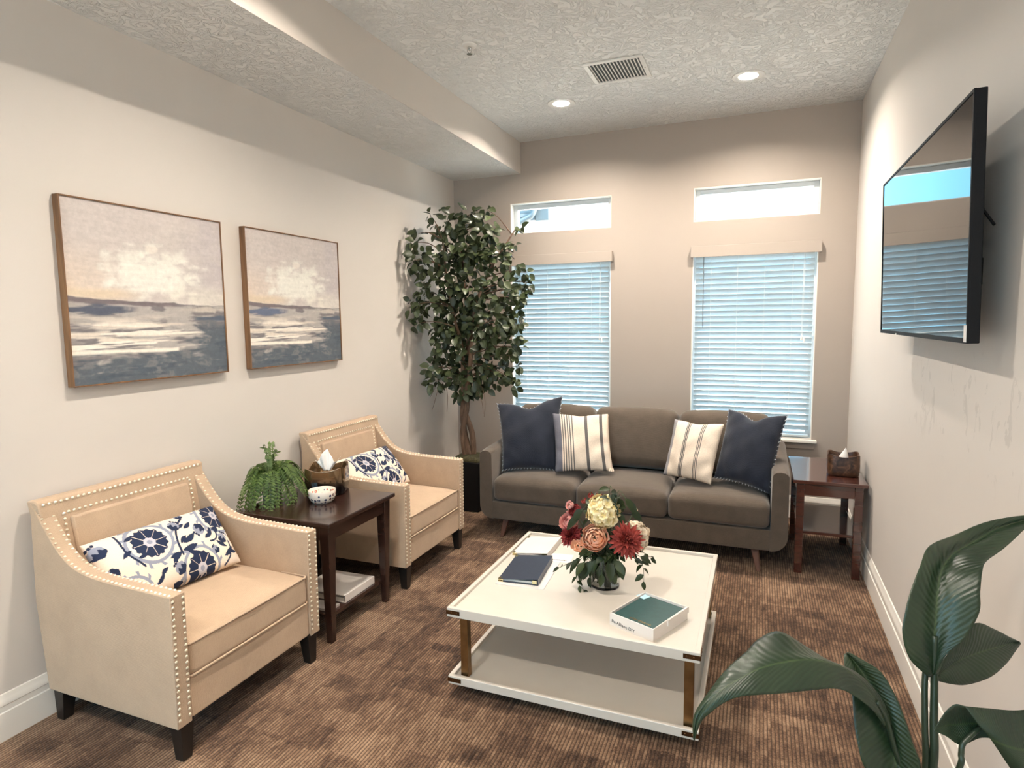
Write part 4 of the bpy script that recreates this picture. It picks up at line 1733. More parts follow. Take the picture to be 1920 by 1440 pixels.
def flower(name, label, cat, px, rpx, kind, mat, y=BY, lean=.6, group='flowers in the glass vase', squash=1.0):
    p = at(px[0], px[1], 'y', y)
    depth = (p - CAM).dot(FW)
    r = rpx / F_PX * depth
    me = {'rose': rose, 'dahlia': dahlia, 'hydrangea': hydrangea, 'bud': bud}[kind](r, seed=int(px[0] + px[1]))
    out = Vector((p.x - VC.x, p.y - VC.y, 0)) * 3.0 + Vector((0, 0, .28)) + (CAM - p).normalized() * lean
    out.normalize()
    c = p - out * r * .15
    o = bpy.data.objects.new(name, me)
    me.materials.append(mat)
    for q in me.polygons: q.use_smooth = True
    COL.objects.link(o)
    o.matrix_world = Matrix.Translation(c) @ frame_to(out) @ Matrix.Diagonal((1, squash, 1, 1))
    tag(o, label, cat, group)
    # stem into the vase, in the flower's own frame
    inv = o.matrix_world.inverted()
    foot = Vector((VC.x - (p.x - VC.x) * .25, VC.y - (p.y - VC.y) * .25, CTZ + .016))
    mid = Vector((VC.x + (p.x - VC.x) * .28, VC.y + (p.y - VC.y) * .28, CTZ + VH + .01))
    bm = bmesh.new()
    tube(bm, [inv @ Vector(q) for q in catmull([foot, mid, c - out * r * .35, c], 4)], .0022, 6)
    s = obj('stem', bm, MAT['stem'], o)
    return o


flower('hydrangea_bloom', 'large cream hydrangea at the top of the bouquet', 'flower', (1131, 959), 30, 'hydrangea', MAT['cream'], BY - .03, 1.0)
flower('hydrangea_bloom', 'ivory hydrangea behind the red dahlia on the right', 'flower', (1192, 1005), 26, 'hydrangea', MAT['ivory'], BY + .03)
flower('rose_bloom', 'large open peach rose at the front of the bouquet', 'flower', (1115, 1008), 27, 'rose', MAT['peach'], BY - .10, 1.6)
flower('rose_bloom', 'small peach rose low on the left of the large rose', 'flower', (1084, 1023), 15, 'bud', MAT['peach'], BY - .08, 1.2)
flower('rose_bloom', 'tiny peach rosebud touching the large peach rose', 'flower', (1098, 1016), 11, 'bud', MAT['peach'], BY - .11, 1.2)
flower('dahlia_bloom', 'large dusty red dahlia at the right front', 'flower', (1176, 1012), 33, 'dahlia', MAT['red'], BY - .07, 1.5)
flower('dahlia_bloom', 'wine red dahlia on the left side of the bouquet', 'flower', (1068, 1003), 22, 'dahlia', MAT['wine'], BY - .02, 1.0)
flower('peony_bloom', 'pink peony on the left above the wine red dahlia', 'flower', (1064, 976), 20, 'rose', MAT['pink'], BY + .01, .8)
flower('rose_bloom', 'dusty red rose at the upper left of the bouquet', 'flower', (1077, 956), 13, 'rose', MAT['wine'], BY + .02, .7)
flower('rose_bloom', 'small pink rosebud at the top left edge of the bouquet', 'flower', (1067, 947), 10, 'bud', MAT['pink'], BY + .03, .6)
for px, lab in (((1094, 938), 'leftmost of the three small red buds on top'), ((1107, 928), 'middle one of the three small red buds on top'), ((1123, 928), 'rightmost of the three small red buds on top')):
    flower('flower_bud', lab, 'flower', px, 7, 'bud', MAT['red'], BY + .03, .3)
flower('flower_bud', 'small blush bud at the upper right of the bouquet', 'flower', (1191, 957), 7, 'bud', MAT['ivory'], BY + .02, .4)


def leaf_grid(L, Wd, n=6, fold=.18, droop=.25):
    """leaf along +y with the base at the origin"""
    P = []
    for j in range(n):
        t = j / (n - 1)
        w = Wd * .5 * (math.sin(PI * t ** .8) ** .9) + .0003
        row = []
        for a in (-1, 0, 1):
            row.append((a * w, L * t, abs(a) * w * fold * 2 - droop * L * t * t))
        P.append(row)
    return P


def spray(name, label, pts, leaves, size, mat, seed, group='greenery in the glass vase', parent=None):
    """pts: world polyline of a twig, leaves along it"""
    r = random.Random(seed)
    base = Vector(pts[0])
    if parent is None:
        t = thing(name, label, 'leaves', base, 0, group)
    C = [Vector(p) for p in catmull(pts, 5)]
    bm = bmesh.new()
    tube(bm, [p - base for p in C], [.0022 - .0014 * i / len(C) for i in range(len(C))], 5)
    if parent is None: obj('twig', bm, MAT['stem'], t)
    else:
        base = Vector(pts[0])
        t = obj(name, bm, MAT['stem'], parent)
        t.location = base - parent.location
    for k in range(leaves):
        f = .35 + .65 * k / max(1, leaves - 1)
        i = min(len(C) - 2, int(f * (len(C) - 1)))
        d = (C[i + 1] - C[i]).normalized()
        side = d.cross(Vector((0, 0, 1)))
        side = side.normalized() * (1 if k % 2 else -1)
        if k == leaves - 1: y = d
        else: y = (d * .55 + side * .9 + Vector((0, 0, r.uniform(-.35, .1)))).normalized()
        n = (Vector((r.uniform(-.5, .5), -.6 + r.uniform(-.3, .3), .8)))
        x = y.cross(n).normalized()
        z = x.cross(y)
        L = size * r.uniform(.8, 1.15)
        M = Matrix(((x.x, y.x, z.x, C[i].x - base.x), (x.y, y.y, z.y, C[i].y - base.y), (x.z, y.z, z.z, C[i].z - base.z), (0, 0, 0, 1)))
        me = grid_mesh('leaf', [[tuple(M @ Vector(p)) for p in row] for row in leaf_grid(L, L * .50)])
        obj('leaf', me, mat, t, smooth=3.1)
    return t


# broad dark leaves between the blooms (pixel of the leaf, size in pixels)
lv = [(1084, 981, 30), (1110, 950, 24), (1161, 972, 24), (1187, 967, 22), (1160, 945, 26), (1175, 945, 24), (1150, 935, 22), (1100, 985, 24), (1096, 1046, 34), (1080, 1040, 26), (1112, 1056, 34), (1125, 1050, 30), (1140, 1045, 34),
      (1160, 1048, 30), (1150, 1060, 30), (1128, 1068, 30), (1106, 1075, 30), (1140, 1075, 34), (1118, 1038, 26), (1090, 1062, 30), (1152, 1030, 26), (1138, 1000, 24), (1205, 1035, 22), (1195, 1040, 20)]
lv += [(1086 + 7 * k, 1034 + (k * 7) % 17, 34) for k in range(12)] + [(1140, 985, 28), (1090, 965, 26), (1150, 955, 28), (1180, 952, 28), (1126, 1030, 30)]
foot = VC + Vector((0, 0, .02))
greens = thing('bouquet_foliage', 'dark green broad leaves packed among the blooms and inside the vase', 'leaves', foot)
for k, (u, v, s) in enumerate(lv):
    y = BY + rd.uniform(-.05, .03) - (.05 if v > 1030 else 0)
    tip = at(u, v + (s * .5 if v > 1030 else -s * .3), 'y', y)
    mouth = VC + Vector(((tip.x - VC.x) * .3, (tip.y - VC.y) * .3, VH + .005))
    depth = (tip - CAM).dot(FW)
    size = s / F_PX * depth * (.95 if v > 1030 else 1.1)
    b = Vector((VC.x + (tip.x - VC.x) * .55, VC.y + (tip.y - VC.y) * .55, max(tip.z, CTZ + VH) + .02))
    spray('leafy_stem', None, [foot, mouth, b, tip], 3, size, MAT['leaf_dark'], k, None, greens)
for k in range(9):
    a = k * 2.4
    tip = VC + Vector((.036 * math.cos(a), .036 * math.sin(a), .05 + .011 * k))
    spray('leafy_stem', None, [foot, foot.lerp(tip, .5) + Vector((0, 0, .01)), tip], 3, .055, MAT['leaf_dark'], 50 + k, None, greens)
# trailing sprigs
def sprig(label, pxs, ys, n, size, seed):
    pts = [foot, VC + Vector((0, 0, VH * .9))] + [at(u, v, 'y', y) for (u, v), y in zip(pxs, ys)]
    spray('leaf_sprig', label, pts, n, size, MAT['leaf_dark'], seed)


sprig('trailing leafy sprig reaching left over the navy binder', ((1100, 1040), (1075, 1052), (1045, 1066)), (BY - .04, BY - .06, BY - .08), 9, .044, 1)
sprig('leafy sprig hanging left down to the table top', ((1105, 1045), (1086, 1068), (1082, 1090), (1096, 1108)), (BY - .05, BY - .07, BY - .09, BY - .10), 9, .042, 2)
sprig('trailing leafy sprig hanging over the right of the vase', ((1165, 1042), (1198, 1050), (1206, 1066), (1207, 1094)), (BY - .02, BY - .03, BY - .05, BY - .06), 9, .044, 3)
sprig('short leafy sprig beneath the ivory hydrangea on the right', ((1170, 1038), (1205, 1036), (1222, 1048)), (BY, BY + .01, BY + .01), 8, .036, 4)

# ------------------------------------------------------------------ things on the left side table
def tissue_mesh(w, h, seed):
    """a pulled tissue: pleated sheet widening out of the slot, with uneven pointed corners"""
    P = []
    n, m = 14, 25
    for j in range(n):
        t = j / (n - 1)
        row = []
        for i in range(m):
            a = -1 + 2 * i / (m - 1)
            wid = w * (.30 + .75 * t)
            y = .020 * math.sin(a * 6.0 + seed) * (.35 + .65 * t) + .012 * t * math.sin(a * 13 + 2 * seed)
            z = h * t * (.80 + .22 * math.cos(a * 4.4 + .4) - .10 * abs(a)) - .010 * t * t * abs(a)
            row.append((a * wid, y + .015 * t, z))
        P.append(row)
    return P


MAT['tissue'] = simple('white_tissue', (.84, .81, .78), .9, var=.01)


def cover_box(hx, hy, h, dip, r, n=10):
    """open-topped tissue box cover: rounded square walls, rim dipping at the middle of each side"""
    bm = bmesh.new()
    ring = []
    N = 48
    for k in range(N):
        a = 2 * PI * (k + .5) / N
        ca, sa = math.cos(a), math.sin(a)
        e = 5.0
        m = (abs(ca) ** e + abs(sa) ** e) ** (-1 / e)
        ring.append((hx * ca * m, hy * sa * m, max(abs(ca), abs(sa))))
    rings = []
    levels = [(.90, 0.0), (.97, .06), (1.0, .25), (1.01, .5), (1.0, .75), (.985, 1.0)]
    for s, f in levels:
        rings.append([bm.verts.new((x * s, y * s, f * (h - dip * max(0, (q - .72) / .28)))) for x, y, q in ring])
    # rim inwards, then a sunk lid
    rings.append([bm.verts.new((x * .90, y * .90, (h - dip * max(0, (q - .72) / .28)) - .001)) for x, y, q in ring])
    rings.append([bm.verts.new((x * .86, y * .86, h - dip - .018)) for x, y, q in ring])
    rings.append([bm.verts.new((x * .3, y * .3, h - dip - .018)) for x, y, q in ring])
    for a, b in zip(rings, rings[1:]):
        for k in range(N):
            l = (k + 1) % N
            bm.faces.new((a[k], a[l], b[l], b[k]))
    bm.faces.new(rings[0][::-1])
    bm.faces.new(rings[-1])
    return bm


def bronze_mat():
    t = NT('glossy_bronze_glaze')
    s = t.n('ShaderNodeSeparateXYZ')
    t.l(t.co, s.inputs[0])
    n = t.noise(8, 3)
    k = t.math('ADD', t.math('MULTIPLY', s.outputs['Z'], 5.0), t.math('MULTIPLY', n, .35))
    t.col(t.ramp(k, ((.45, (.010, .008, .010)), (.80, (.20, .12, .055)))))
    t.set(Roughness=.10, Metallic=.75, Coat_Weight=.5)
    return t.m


MAT['bronze'] = bronze_mat()
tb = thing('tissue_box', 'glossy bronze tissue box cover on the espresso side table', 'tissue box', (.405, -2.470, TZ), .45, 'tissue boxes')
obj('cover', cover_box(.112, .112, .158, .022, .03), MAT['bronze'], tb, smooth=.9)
me = grid_mesh('tissue', tissue_mesh(.070, .115, 1.3))
o = obj('tissue', me, MAT['tissue'], tb, smooth=3.1, solid=.0008)
o.location = (0, 0, .122)
def marble_brown():
    t = NT('mottled_brown_resin')
    n = t.noise(22, 6, .65, None, 1.2)
    t.col(t.ramp(n, ((.35, (.020, .010, .007)), (.55, (.085, .038, .020)), (.75, (.22, .11, .055)))))
    t.set(Roughness=.32)
    return t.m


MAT['marble_brown'] = marble_brown()
tb = thing('tissue_box', 'mottled brown tissue box on the cherry side table', 'tissue box', (3.206, -.945, RZ), -.06, 'tissue boxes')
obj('cover', cover_box(.092, .085, .140, .016, .02), MAT['marble_brown'], tb, smooth=.9)
P = []
for j in range(8):
    t_ = j / 7
    P.append([(.030 * (1 - t_) ** .8 * math.cos(2 * PI * i / 10) + .012 * t_, .022 * (1 - t_) * math.sin(2 * PI * i / 10), .062 * t_ + (.006 * math.sin(4 * PI * i / 10) * t_)) for i in range(11)])
o = obj('tissue', grid_mesh('tissue', P), MAT['tissue'], tb, smooth=3.1, solid=.0008)
o.location = (0, 0, .105)

bowl = thing('ceramic_bowl', 'small white bowl with painted flowers on the side table', 'bowl', (.512, -2.650, TZ), 0)


def bowl_mat():
    t = NT('flower_painted_glaze')
    v = t.n('ShaderNodeTexVoronoi', feature='F1', i_Scale=46.0)
    v.inputs['Randomness'].default_value = .35
    t.l(t.co, v.inputs['Vector'])
    s = t.n('ShaderNodeSeparateXYZ')
    t.l(t.co, s.inputs[0])
    d = v.outputs['Distance']
    ring = t.math('MULTIPLY', t.math('GREATER_THAN', d, .16), t.math('LESS_THAN', d, .36))
    dot = t.math('LESS_THAN', d, .10)
    rad = t.math('SQRT', t.math('ADD', t.math('MULTIPLY', s.outputs['X'], s.outputs['X']), t.math('MULTIPLY', s.outputs['Y'], s.outputs['Y'])))
    zone = t.math('MULTIPLY', t.math('LESS_THAN', s.outputs['Z'], .058), t.math('GREATER_THAN', rad, .050))
    zone = t.math('MULTIPLY', zone, t.math('GREATER_THAN', s.outputs['Z'], .006))
    sep = t.n('ShaderNodeSeparateColor')
    t.l(v.outputs['Color'], sep.inputs[0])
    pc = t.ramp(sep.outputs[0], ((0, lin((190, 98, 80))), (.4, lin((110, 70, 66))), (.7, lin((70, 72, 96)))), 'CONSTANT')
    base = t.mix(t.math('MULTIPLY', ring, zone), lin((240, 228, 214)), pc)
    base = t.mix(t.math('MULTIPLY', dot, zone), base, lin((205, 110, 85)))
    t.col(base)
    t.set(Roughness=.2, Coat_Weight=.4)
    return t.m


MAT['bowl'] = bowl_mat()
bm = bmesh.new()
lathe(bm, [(.046, 0), (.050, .002), (.064, .016), (.071, .034), (.0725, .066), (.0715, .0685), (.0695, .066), (.068, .036), (.058, .014), (.03, .008)], 40)
obj('bowl_body', bm, MAT['bowl'], bowl, smooth=.9)

# binders lying on the lower shelf
binder('ring_binder', 'white ring binder on the lower shelf of the espresso side table', .565, -2.620, .135, 0, .30, .265, .038, .034, MAT['white_vinyl_cover'], False)
mg = obj('magazine', boxm(-.105, .105, -.04, .04, 0, .012), simple('magazine_paper', (.42, .40, .38), .4, var=.2, vscale=12), bevel=.001)
mg.location = (.60, -2.825, .135)
tag(mg, 'thin grey magazine beside the binder on the lower shelf', 'magazine')

# fern
fern = thing('potted_fern', 'green fern in a small grey pot on the espresso side table', 'plant', (.215, -2.705, TZ))
MAT['zinc'] = simple('pale_zinc_pot', (.52, .53, .54), .4, .3, var=.08)
bm = bmesh.new()
lathe(bm, [(.044, 0), (.047, .003), (.060, .112), (.0635, .114), (.0635, .120), (.057, .120), (.055, .10), (.02, .10)], 28)
obj('pot', bm, MAT['zinc'], fern, smooth=.7)
MAT['fern'] = leaf_mat('fern_green', (.024, .060, .008), (.115, .185, .035), .6, .2)
MAT['fern_pale'] = leaf_mat('pale_fern_green', (.16, .24, .08), (.30, .38, .16), .6, .2)
rf = random.Random(11)


def frond(az, reach, rise, drop, mat, width=.034, nseg=26):
    d = Vector((math.cos(az), math.sin(az), 0))
    side = Vector((-d.y, d.x, 0))
    pts = []
    for k in range(nseg + 1):
        t = k / nseg
        s = reach * (t ** .9)
        z = .115 + rise * math.sin(min(1, t * 1.6) * PI * .62) - drop * max(0, t - .35) ** 1.5 * 1.9
        pts.append(Vector((0, 0, 0)) + d * s + Vector((0, 0, z)))
    V, Fc = [], []
    for k in range(1, nseg):
        p = pts[k]
        tg = (pts[k + 1] - pts[k - 1]).normalized()
        up = side.cross(tg)
        t = k / nseg
        L = width * (math.sin(PI * min(1, t * .95 + .08)) ** .6) * rf.uniform(.85, 1.1)
        for s in (-1, 1):
            a = p
            e = p + side * s * L + tg * L * .35 - Vector((0, 0, 1)) * L * .25
            m = (a + e) / 2
            w = tg * .0085
            b = len(V)
            V += [tuple(a), tuple(m - w + up * .002), tuple(e), tuple(m + w + up * .002)]
            Fc.append((b, b + 1, b + 2, b + 3))
    # rachis
    for k in range(nseg):
        b = len(V)
        w = side * .0012
        V += [tuple(pts[k] - w), tuple(pts[k] + w), tuple(pts[k + 1] + w), tuple(pts[k + 1] - w)]
        Fc.append((b, b + 1, b + 2, b + 3))
    me = bpy.data.meshes.new('frond')
    me.from_pydata(V, [], Fc)
    return me


for k in range(46):
    az = 2 * PI * k / 46 * 1.0 + rf.uniform(-.12, .12)
    back = max(0, -math.cos(az))               # towards the wall: shorter
    reach = (.250 - .10 * back) * rf.uniform(.72, 1.08)
    tall = math.sin(az) < -.2
    obj('frond', frond(az, reach, rf.uniform(.045, .095), rf.uniform(.20, .34) * (1.0 if tall else .62), MAT['fern']), MAT['fern'], fern)
for k in range(7):
    az = rf.uniform(0, 2 * PI)
    obj('frond', frond(az, rf.uniform(.03, .07), rf.uniform(.12, .20), 0.0, MAT['fern'], .020), MAT['fern'] if k % 2 else MAT['fern_pale'], fern)
for k in range(4):
    az = -2.0 + .25 * k
    obj('frond', frond(az, rf.uniform(.17, .20), .06, .13, MAT['fern'], .026), MAT['fern_pale'], fern)

# ------------------------------------------------------------------ ficus tree
TX, TY = .440, -.640
tree = thing('ficus_tree', 'tall artificial ficus tree in a black pot in the corner', 'tree', (TX, TY, 0))
pot = bmesh.new()
taper(pot, TX, TY, 0, .425, .110, .110, .135, .135)
pt_ = obj('pot', pot, MAT['black_plastic'], tree, bevel=.006, world=True)
MAT['moss'] = simple('dry_moss', (.060, .052, .022), .95, var=.5, vscale=60, bump=(120, .8, .01))
obj('moss', soft_box(TX - .12, TX + .12, TY - .12, TY + .12, .405, .455, .02, 8, top=.02), MAT['moss'], tree, smooth=3.1, world=True)
def bark_mat():
    t = NT('ficus_bark')
    v = t.mapping((30, 30, 6))
    n = t.noise(1.0, 6, .65, v, .8)
    t.col(t.ramp(n, ((.3, (.060, .034, .022)), (.6, (.165, .098, .062)), (.8, (.27, .18, .12)))))
    t.set(Roughness=.85)
    t.bump(n, .6, .006)
    return t.m


MAT['bark'] = bark_mat()
def wpx(u, v, y): return at(u, v, 'y', y)
trunks = [
    [wpx(874, 862, -.66), wpx(868, 810, -.68), wpx(876, 760, -.66), wpx(872, 710, -.64), wpx(878, 640, -.62), wpx(874, 575, -.60), wpx(868, 500, -.60), wpx(862, 430, -.60)],
    [wpx(884, 864, -.66), wpx(872, 815, -.64), wpx(868, 765, -.66), wpx(880, 705, -.68), wpx(884, 640, -.66), wpx(890, 580, -.64), wpx(912, 520, -.60), wpx(932, 484, -.58), wpx(960, 440, -.55)],
    [wpx(888, 860, -.64), wpx(886, 815, -.63), wpx(872, 770, -.65), wpx(868, 715, -.66), wpx(866, 650, -.68), wpx(850, 590, -.72), wpx(838, 520, -.75), wpx(830, 450, -.75)],
]
nodes = []
for k, tr_ in enumerate(trunks):
    C = [Vector(p) for p in catmull(tr_, 5)]
    n = len(C)
    bm = bmesh.new()
    tube(bm, C, [.027 - .021 * (i / (n - 1)) ** 1.1 for i in range(n)], 9)
    obj('trunk', bm, MAT['bark'], tree, smooth=3.1, world=True)
    nodes += C[int(n * .42):]
clusters = [(838, 425, 34), (882, 402, 24), (912, 393, 8), (806, 404, 8), (784, 438, 12), (778, 455, 10), (905, 428, 32), (845, 465, 42), (790, 490, 28), (775, 488, 12), (900, 478, 40), (938, 478, 26), (958, 462, 12), (966, 500, 16),
            (830, 522, 44), (880, 540, 50), (935, 545, 38), (968, 548, 18), (800, 565, 34), (775, 572, 16), (785, 606, 14), (858, 590, 52), (920, 600, 50), (958, 600, 24), (840, 640, 42), (900, 650, 52), (946, 650, 30),
            (832, 690, 36), (882, 700, 48), (934, 698, 28), (818, 716, 20), (810, 690, 12), (868, 728, 30), (906, 728, 14), (850, 610, 40), (880, 470, 40)]
vines = [(988, 512, 7), (992, 530, 7), (990, 542, 6), (974, 560, 8), (966, 585, 8), (972, 610, 8), (968, 632, 7), (974, 650, 8), (966, 668, 7), (970, 688, 8), (960, 712, 8), (966, 726, 6), (976, 430, 5), (990, 545, 7)]
MAT['ficus'] = leaf_mat('ficus_leaf', (.010, .018, .007), (.075, .095, .038), .42, .12)
fr = random.Random(5)


def depth_y(u):
    # the crown leans into the room on the left, where the wall is close
    return -.62 - max(0, (858 - u)) / 100 * .40 + max(0, u - 930) / 70 * .14


cl_pts = []
for (u, v, r) in clusters + vines:
    p = wpx(u, v, depth_y(u))
    p.x = max(p.x, .09)
    cl_pts.append((p, r))
    # twig from the nearest trunk node lower down
    cand = [n for n in nodes if n.z < p.z - .02] or nodes
    nd = min(cand, key=lambda q: (q - p).length)
    m = nd.lerp(p, .55) + Vector((0, 0, .03))
    bm = bmesh.new()
    tube(bm, catmull([nd, m, p], 4), [.006 - .0045 * i / 8 for i in range(9)], 5)
    obj('branch', bm, MAT['bark'], tree, world=True)
# dry rootlets hanging under the crown
for (u0, v0, u1, v1) in ((822, 705, 810, 770), (835, 715, 838, 772), (905, 728, 908, 782), (818, 712, 806, 745), (896, 735, 906, 776)):
    a, b = wpx(u0, v0, -.75), wpx(u1, v1, -.78)
    bm = bmesh.new()
    tube(bm, catmull([a, a.lerp(b, .5) + Vector((.015, 0, 0)), b], 4), .002, 4)
    obj('rootlet', bm, MAT['bark'], tree, world=True)


def leaf_base():
    V, Fc = [], []
    n = 6
    for j in range(n):
        t = j / (n - 1)
        w = .5 * .70 * math.sin(PI * (t ** .85) * .97 + .04) ** .75
        for a in (-1, 0, 1):
            V.append((a * w, t, abs(a) * w * .35 - .22 * t * t))
    for j in range(n - 1):
        for i in range(2):
            q = j * 3 + i
            Fc.append((q, q + 1, q + 4, q + 3))
    return V, Fc


LV, LF = leaf_base()
LVa = np.array(LV)
mats = []
wts = [r * r for p, r in cl_pts]
tot = sum(wts)
for (p, r), w in zip(cl_pts, wts):
    n = max(7, int(1800 * w / tot))
    rw = r / F_PX * 4.6
    for _ in range(n):
        for tries in range(6):
            d = Vector((fr.gauss(0, 1), fr.gauss(0, 1), fr.gauss(0, 1)))
            d.normalize()
            q = p + Vector((d.x * rw * 1.0, d.y * rw * 1.0, d.z * rw * 1.0)) * (fr.random() ** .45)
            if q.x > .05 and q.y < -.10: break
        else:
            continue
        y = (d * .7 + Vector((fr.uniform(-.6, .6), fr.uniform(-.6, .6), fr.uniform(-.9, .3)))).normalized()
        nz = Vector((fr.uniform(-.6, .6), -.8 + fr.uniform(-.5, .5), .55 + fr.uniform(-.4, .4)))
        x = y.cross(nz)
        if x.length < .1: continue
        x.normalize()
        z = x.cross(y)
        s = fr.uniform(.052, .082)
        M = Matrix(((x.x * s, y.x * s, z.x * s, q.x), (x.y * s, y.y * s, z.y * s, q.y), (x.z * s, y.z * s, z.z * s, q.z), (0, 0, 0, 1)))
        tip = M @ Vector((0, 1, -.22))
        if tip.x < .02 or q.y > -.08 or tip.y > -.08: continue
        mats.append(M)
mats.sort(key=lambda M: (M.translation - CAM).length)
lm = bpy.data.meshes.new('leaf')
lm.from_pydata(LV, [], LF)
for q in lm.polygons: q.use_smooth = True
lm.materials.append(MAT['ficus'])
T0 = Matrix.Translation(-tree.location)
for M in mats[:300]:
    o = bpy.data.objects.new('leaf', lm)
    COL.objects.link(o)
    o.parent = tree
    o.matrix_local = T0 @ M
V, Fc = [], []
for M in mats[300:]:
    A = np.array(T0 @ M)
    b = len(V)
    V += (LVa @ A[:3, :3].T + A[:3, 3]).tolist()
    Fc += [tuple(i + b for i in f) for f in LF]
me = bpy.data.meshes.new('foliage')
me.from_pydata(V, [], Fc)
o = obj('foliage', me, MAT['ficus'], tree, smooth=3.1)
tag(o, kind='stuff')

# ------------------------------------------------------------------ broad-leaved plant in the foreground
bop = thing('broad_leaf_plant', 'large glossy broad-leaved plant in the right foreground', 'plant', (3.02, -3.80, 0))
MAT['plant_pot'] = simple('charcoal_planter', (.035, .034, .034), .5, var=.2)
bm = bmesh.new()
lathe(bm, [(.12, 0), (.125, .004), (.155, .30), (.160, .305), (.160, .320), (.150, .320), (.146, .28), (.05, .28)], 36)
obj('planter', bm, MAT['plant_pot'], bop, smooth=.7)
obj('soil', soft_box(-.135, .135, -.135, .135, .262, .288, .012, 4), MAT['moss'], bop)


def broad_leaf_mat():
    t = NT('glossy_broad_leaf')
    uv = t.n('ShaderNodeUVMap')
    s = t.n('ShaderNodeSeparateXYZ')
    t.l(uv.outputs[0], s.inputs[0])
    c = t.math('ABSOLUTE', t.math('SUBTRACT', s.outputs['X'], .5))
    # side veins sweep from the midrib to the edge
    ph = t.math('ADD', t.math('MULTIPLY', s.outputs['Y'], 210.0), t.math('MULTIPLY', c, -60.0))
    ph = t.math('ADD', ph, t.math('MULTIPLY', t.noise(14, 2), 10.0))
    w = t.math('SINE', ph)
    n = t.noise(9, 4)
    rib = t.math('LESS_THAN', c, .018)
    col = t.ramp(t.math('ADD', t.math('MULTIPLY', n, .9), t.math('MULTIPLY', w, .05)), ((.25, (.011, .026, .013)), (.75, (.030, .056, .024))))
    col = t.mix(t.math('MULTIPLY', rib, .6), col, (.060, .100, .035))
    t.col(col)
    t.set(Roughness=.34, Coat_Weight=.25, Coat_Roughness=.28)
    t.bump(t.math('ADD', w, t.math('MULTIPLY', rib, 2.0)), .30, .0012)
    tl = t.n('ShaderNodeBsdfTranslucent')
    t.l(t.mix(.5, col, (.10, .22, .02)), tl.inputs['Color'])
    mx = t.n('ShaderNodeMixShader')
    mx.inputs[0].default_value = .16
    t.l(t.p.outputs[0], mx.inputs[1])
    t.l(tl.outputs[0], mx.inputs[2])
    t.l(mx.outputs[0], t.out.inputs['Surface'])
    return t.m


MAT['broad_leaf'] = broad_leaf_mat()
MAT['broad_stem'] = simple('dark_green_stalk', (.020, .034, .018), .35)


def patch(rows, m=5, k=4):
    """rows of (u, v, t) points -> smooth world grid"""
    G = [[np.array(at_t(*p)) for p in r] for r in rows]
    G = [catmull(r, k) for r in G]
    cols = list(zip(*G))
    cols = [catmull(list(c), m) for c in cols]
    return np.array(cols).transpose(1, 0, 2)


def bleaf(rows):
    # rows: (mid, a, b, t_mid, t_a, t_b)
    g = [[(a[0], a[1], ta), ((a[0] + 1.3 * mid[0]) / 2.3, (a[1] + 1.3 * mid[1]) / 2.3, (ta + 1.3 * tm) / 2.3 - .004), (mid[0], mid[1], tm), ((b[0] + 1.3 * mid[0]) / 2.3, (b[1] + 1.3 * mid[1]) / 2.3, (tb_ + 1.3 * tm) / 2.3 - .004), (b[0], b[1], tb_)] for (mid, a, b, tm, ta, tb_) in rows]
    me = grid_mesh('leaf', patch(g))
    o = obj('leaf', me, MAT['broad_leaf'], bop, smooth=3.1, solid=.0012, world=True)
    return o


bleaf([((1750, 1266), (1742, 1270), (1757, 1262), 1.330, 1.325, 1.325),
       ((1751, 1235), (1706, 1236), (1774, 1228), 1.330, 1.318, 1.312),
       ((1752, 1196), (1692, 1187), (1808, 1198), 1.332, 1.315, 1.300),
       ((1755, 1150), (1697, 1149), (1836, 1149), 1.335, 1.318, 1.298),
       ((1758, 1110), (1706, 1112), (1838, 1110), 1.345, 1.328, 1.305),
       ((1765, 1071), (1725, 1062), (1842, 1071), 1.365, 1.350, 1.320),
       ((1786, 1040), (1742, 1024), (1850, 1052), 1.395, 1.390, 1.345),
       ((1824, 1017), (1790, 1003), (1880, 1030), 1.430, 1.440, 1.380),
       ((1867, 993), (1845, 980), (1905, 1008), 1.450, 1.462, 1.410),
       ((1920, 976), (1905, 968), (1925, 990), 1.455, 1.460, 1.435),
       ((1960, 968), (1955, 966), (1962, 972), 1.440, 1.440, 1.440)])
bleaf([((1757, 1268), (1757, 1262), (1757, 1276), 1.345, 1.345, 1.345),
       ((1780, 1250), (1772, 1232), (1780, 1282), 1.360, 1.365, 1.345),
       ((1805, 1235), (1800, 1200), (1812, 1284), 1.375, 1.390, 1.355),
       ((1840, 1222), (1829, 1168), (1856, 1270), 1.400, 1.415, 1.375),
       ((1875, 1212), (1865, 1180), (1886, 1245), 1.425, 1.435, 1.405),
       ((1900, 1206), (1892, 1194), (1903, 1222), 1.440, 1.445, 1.430),
       ((1913, 1204), (1911, 1203), (1914, 1207), 1.445, 1.445, 1.445)])
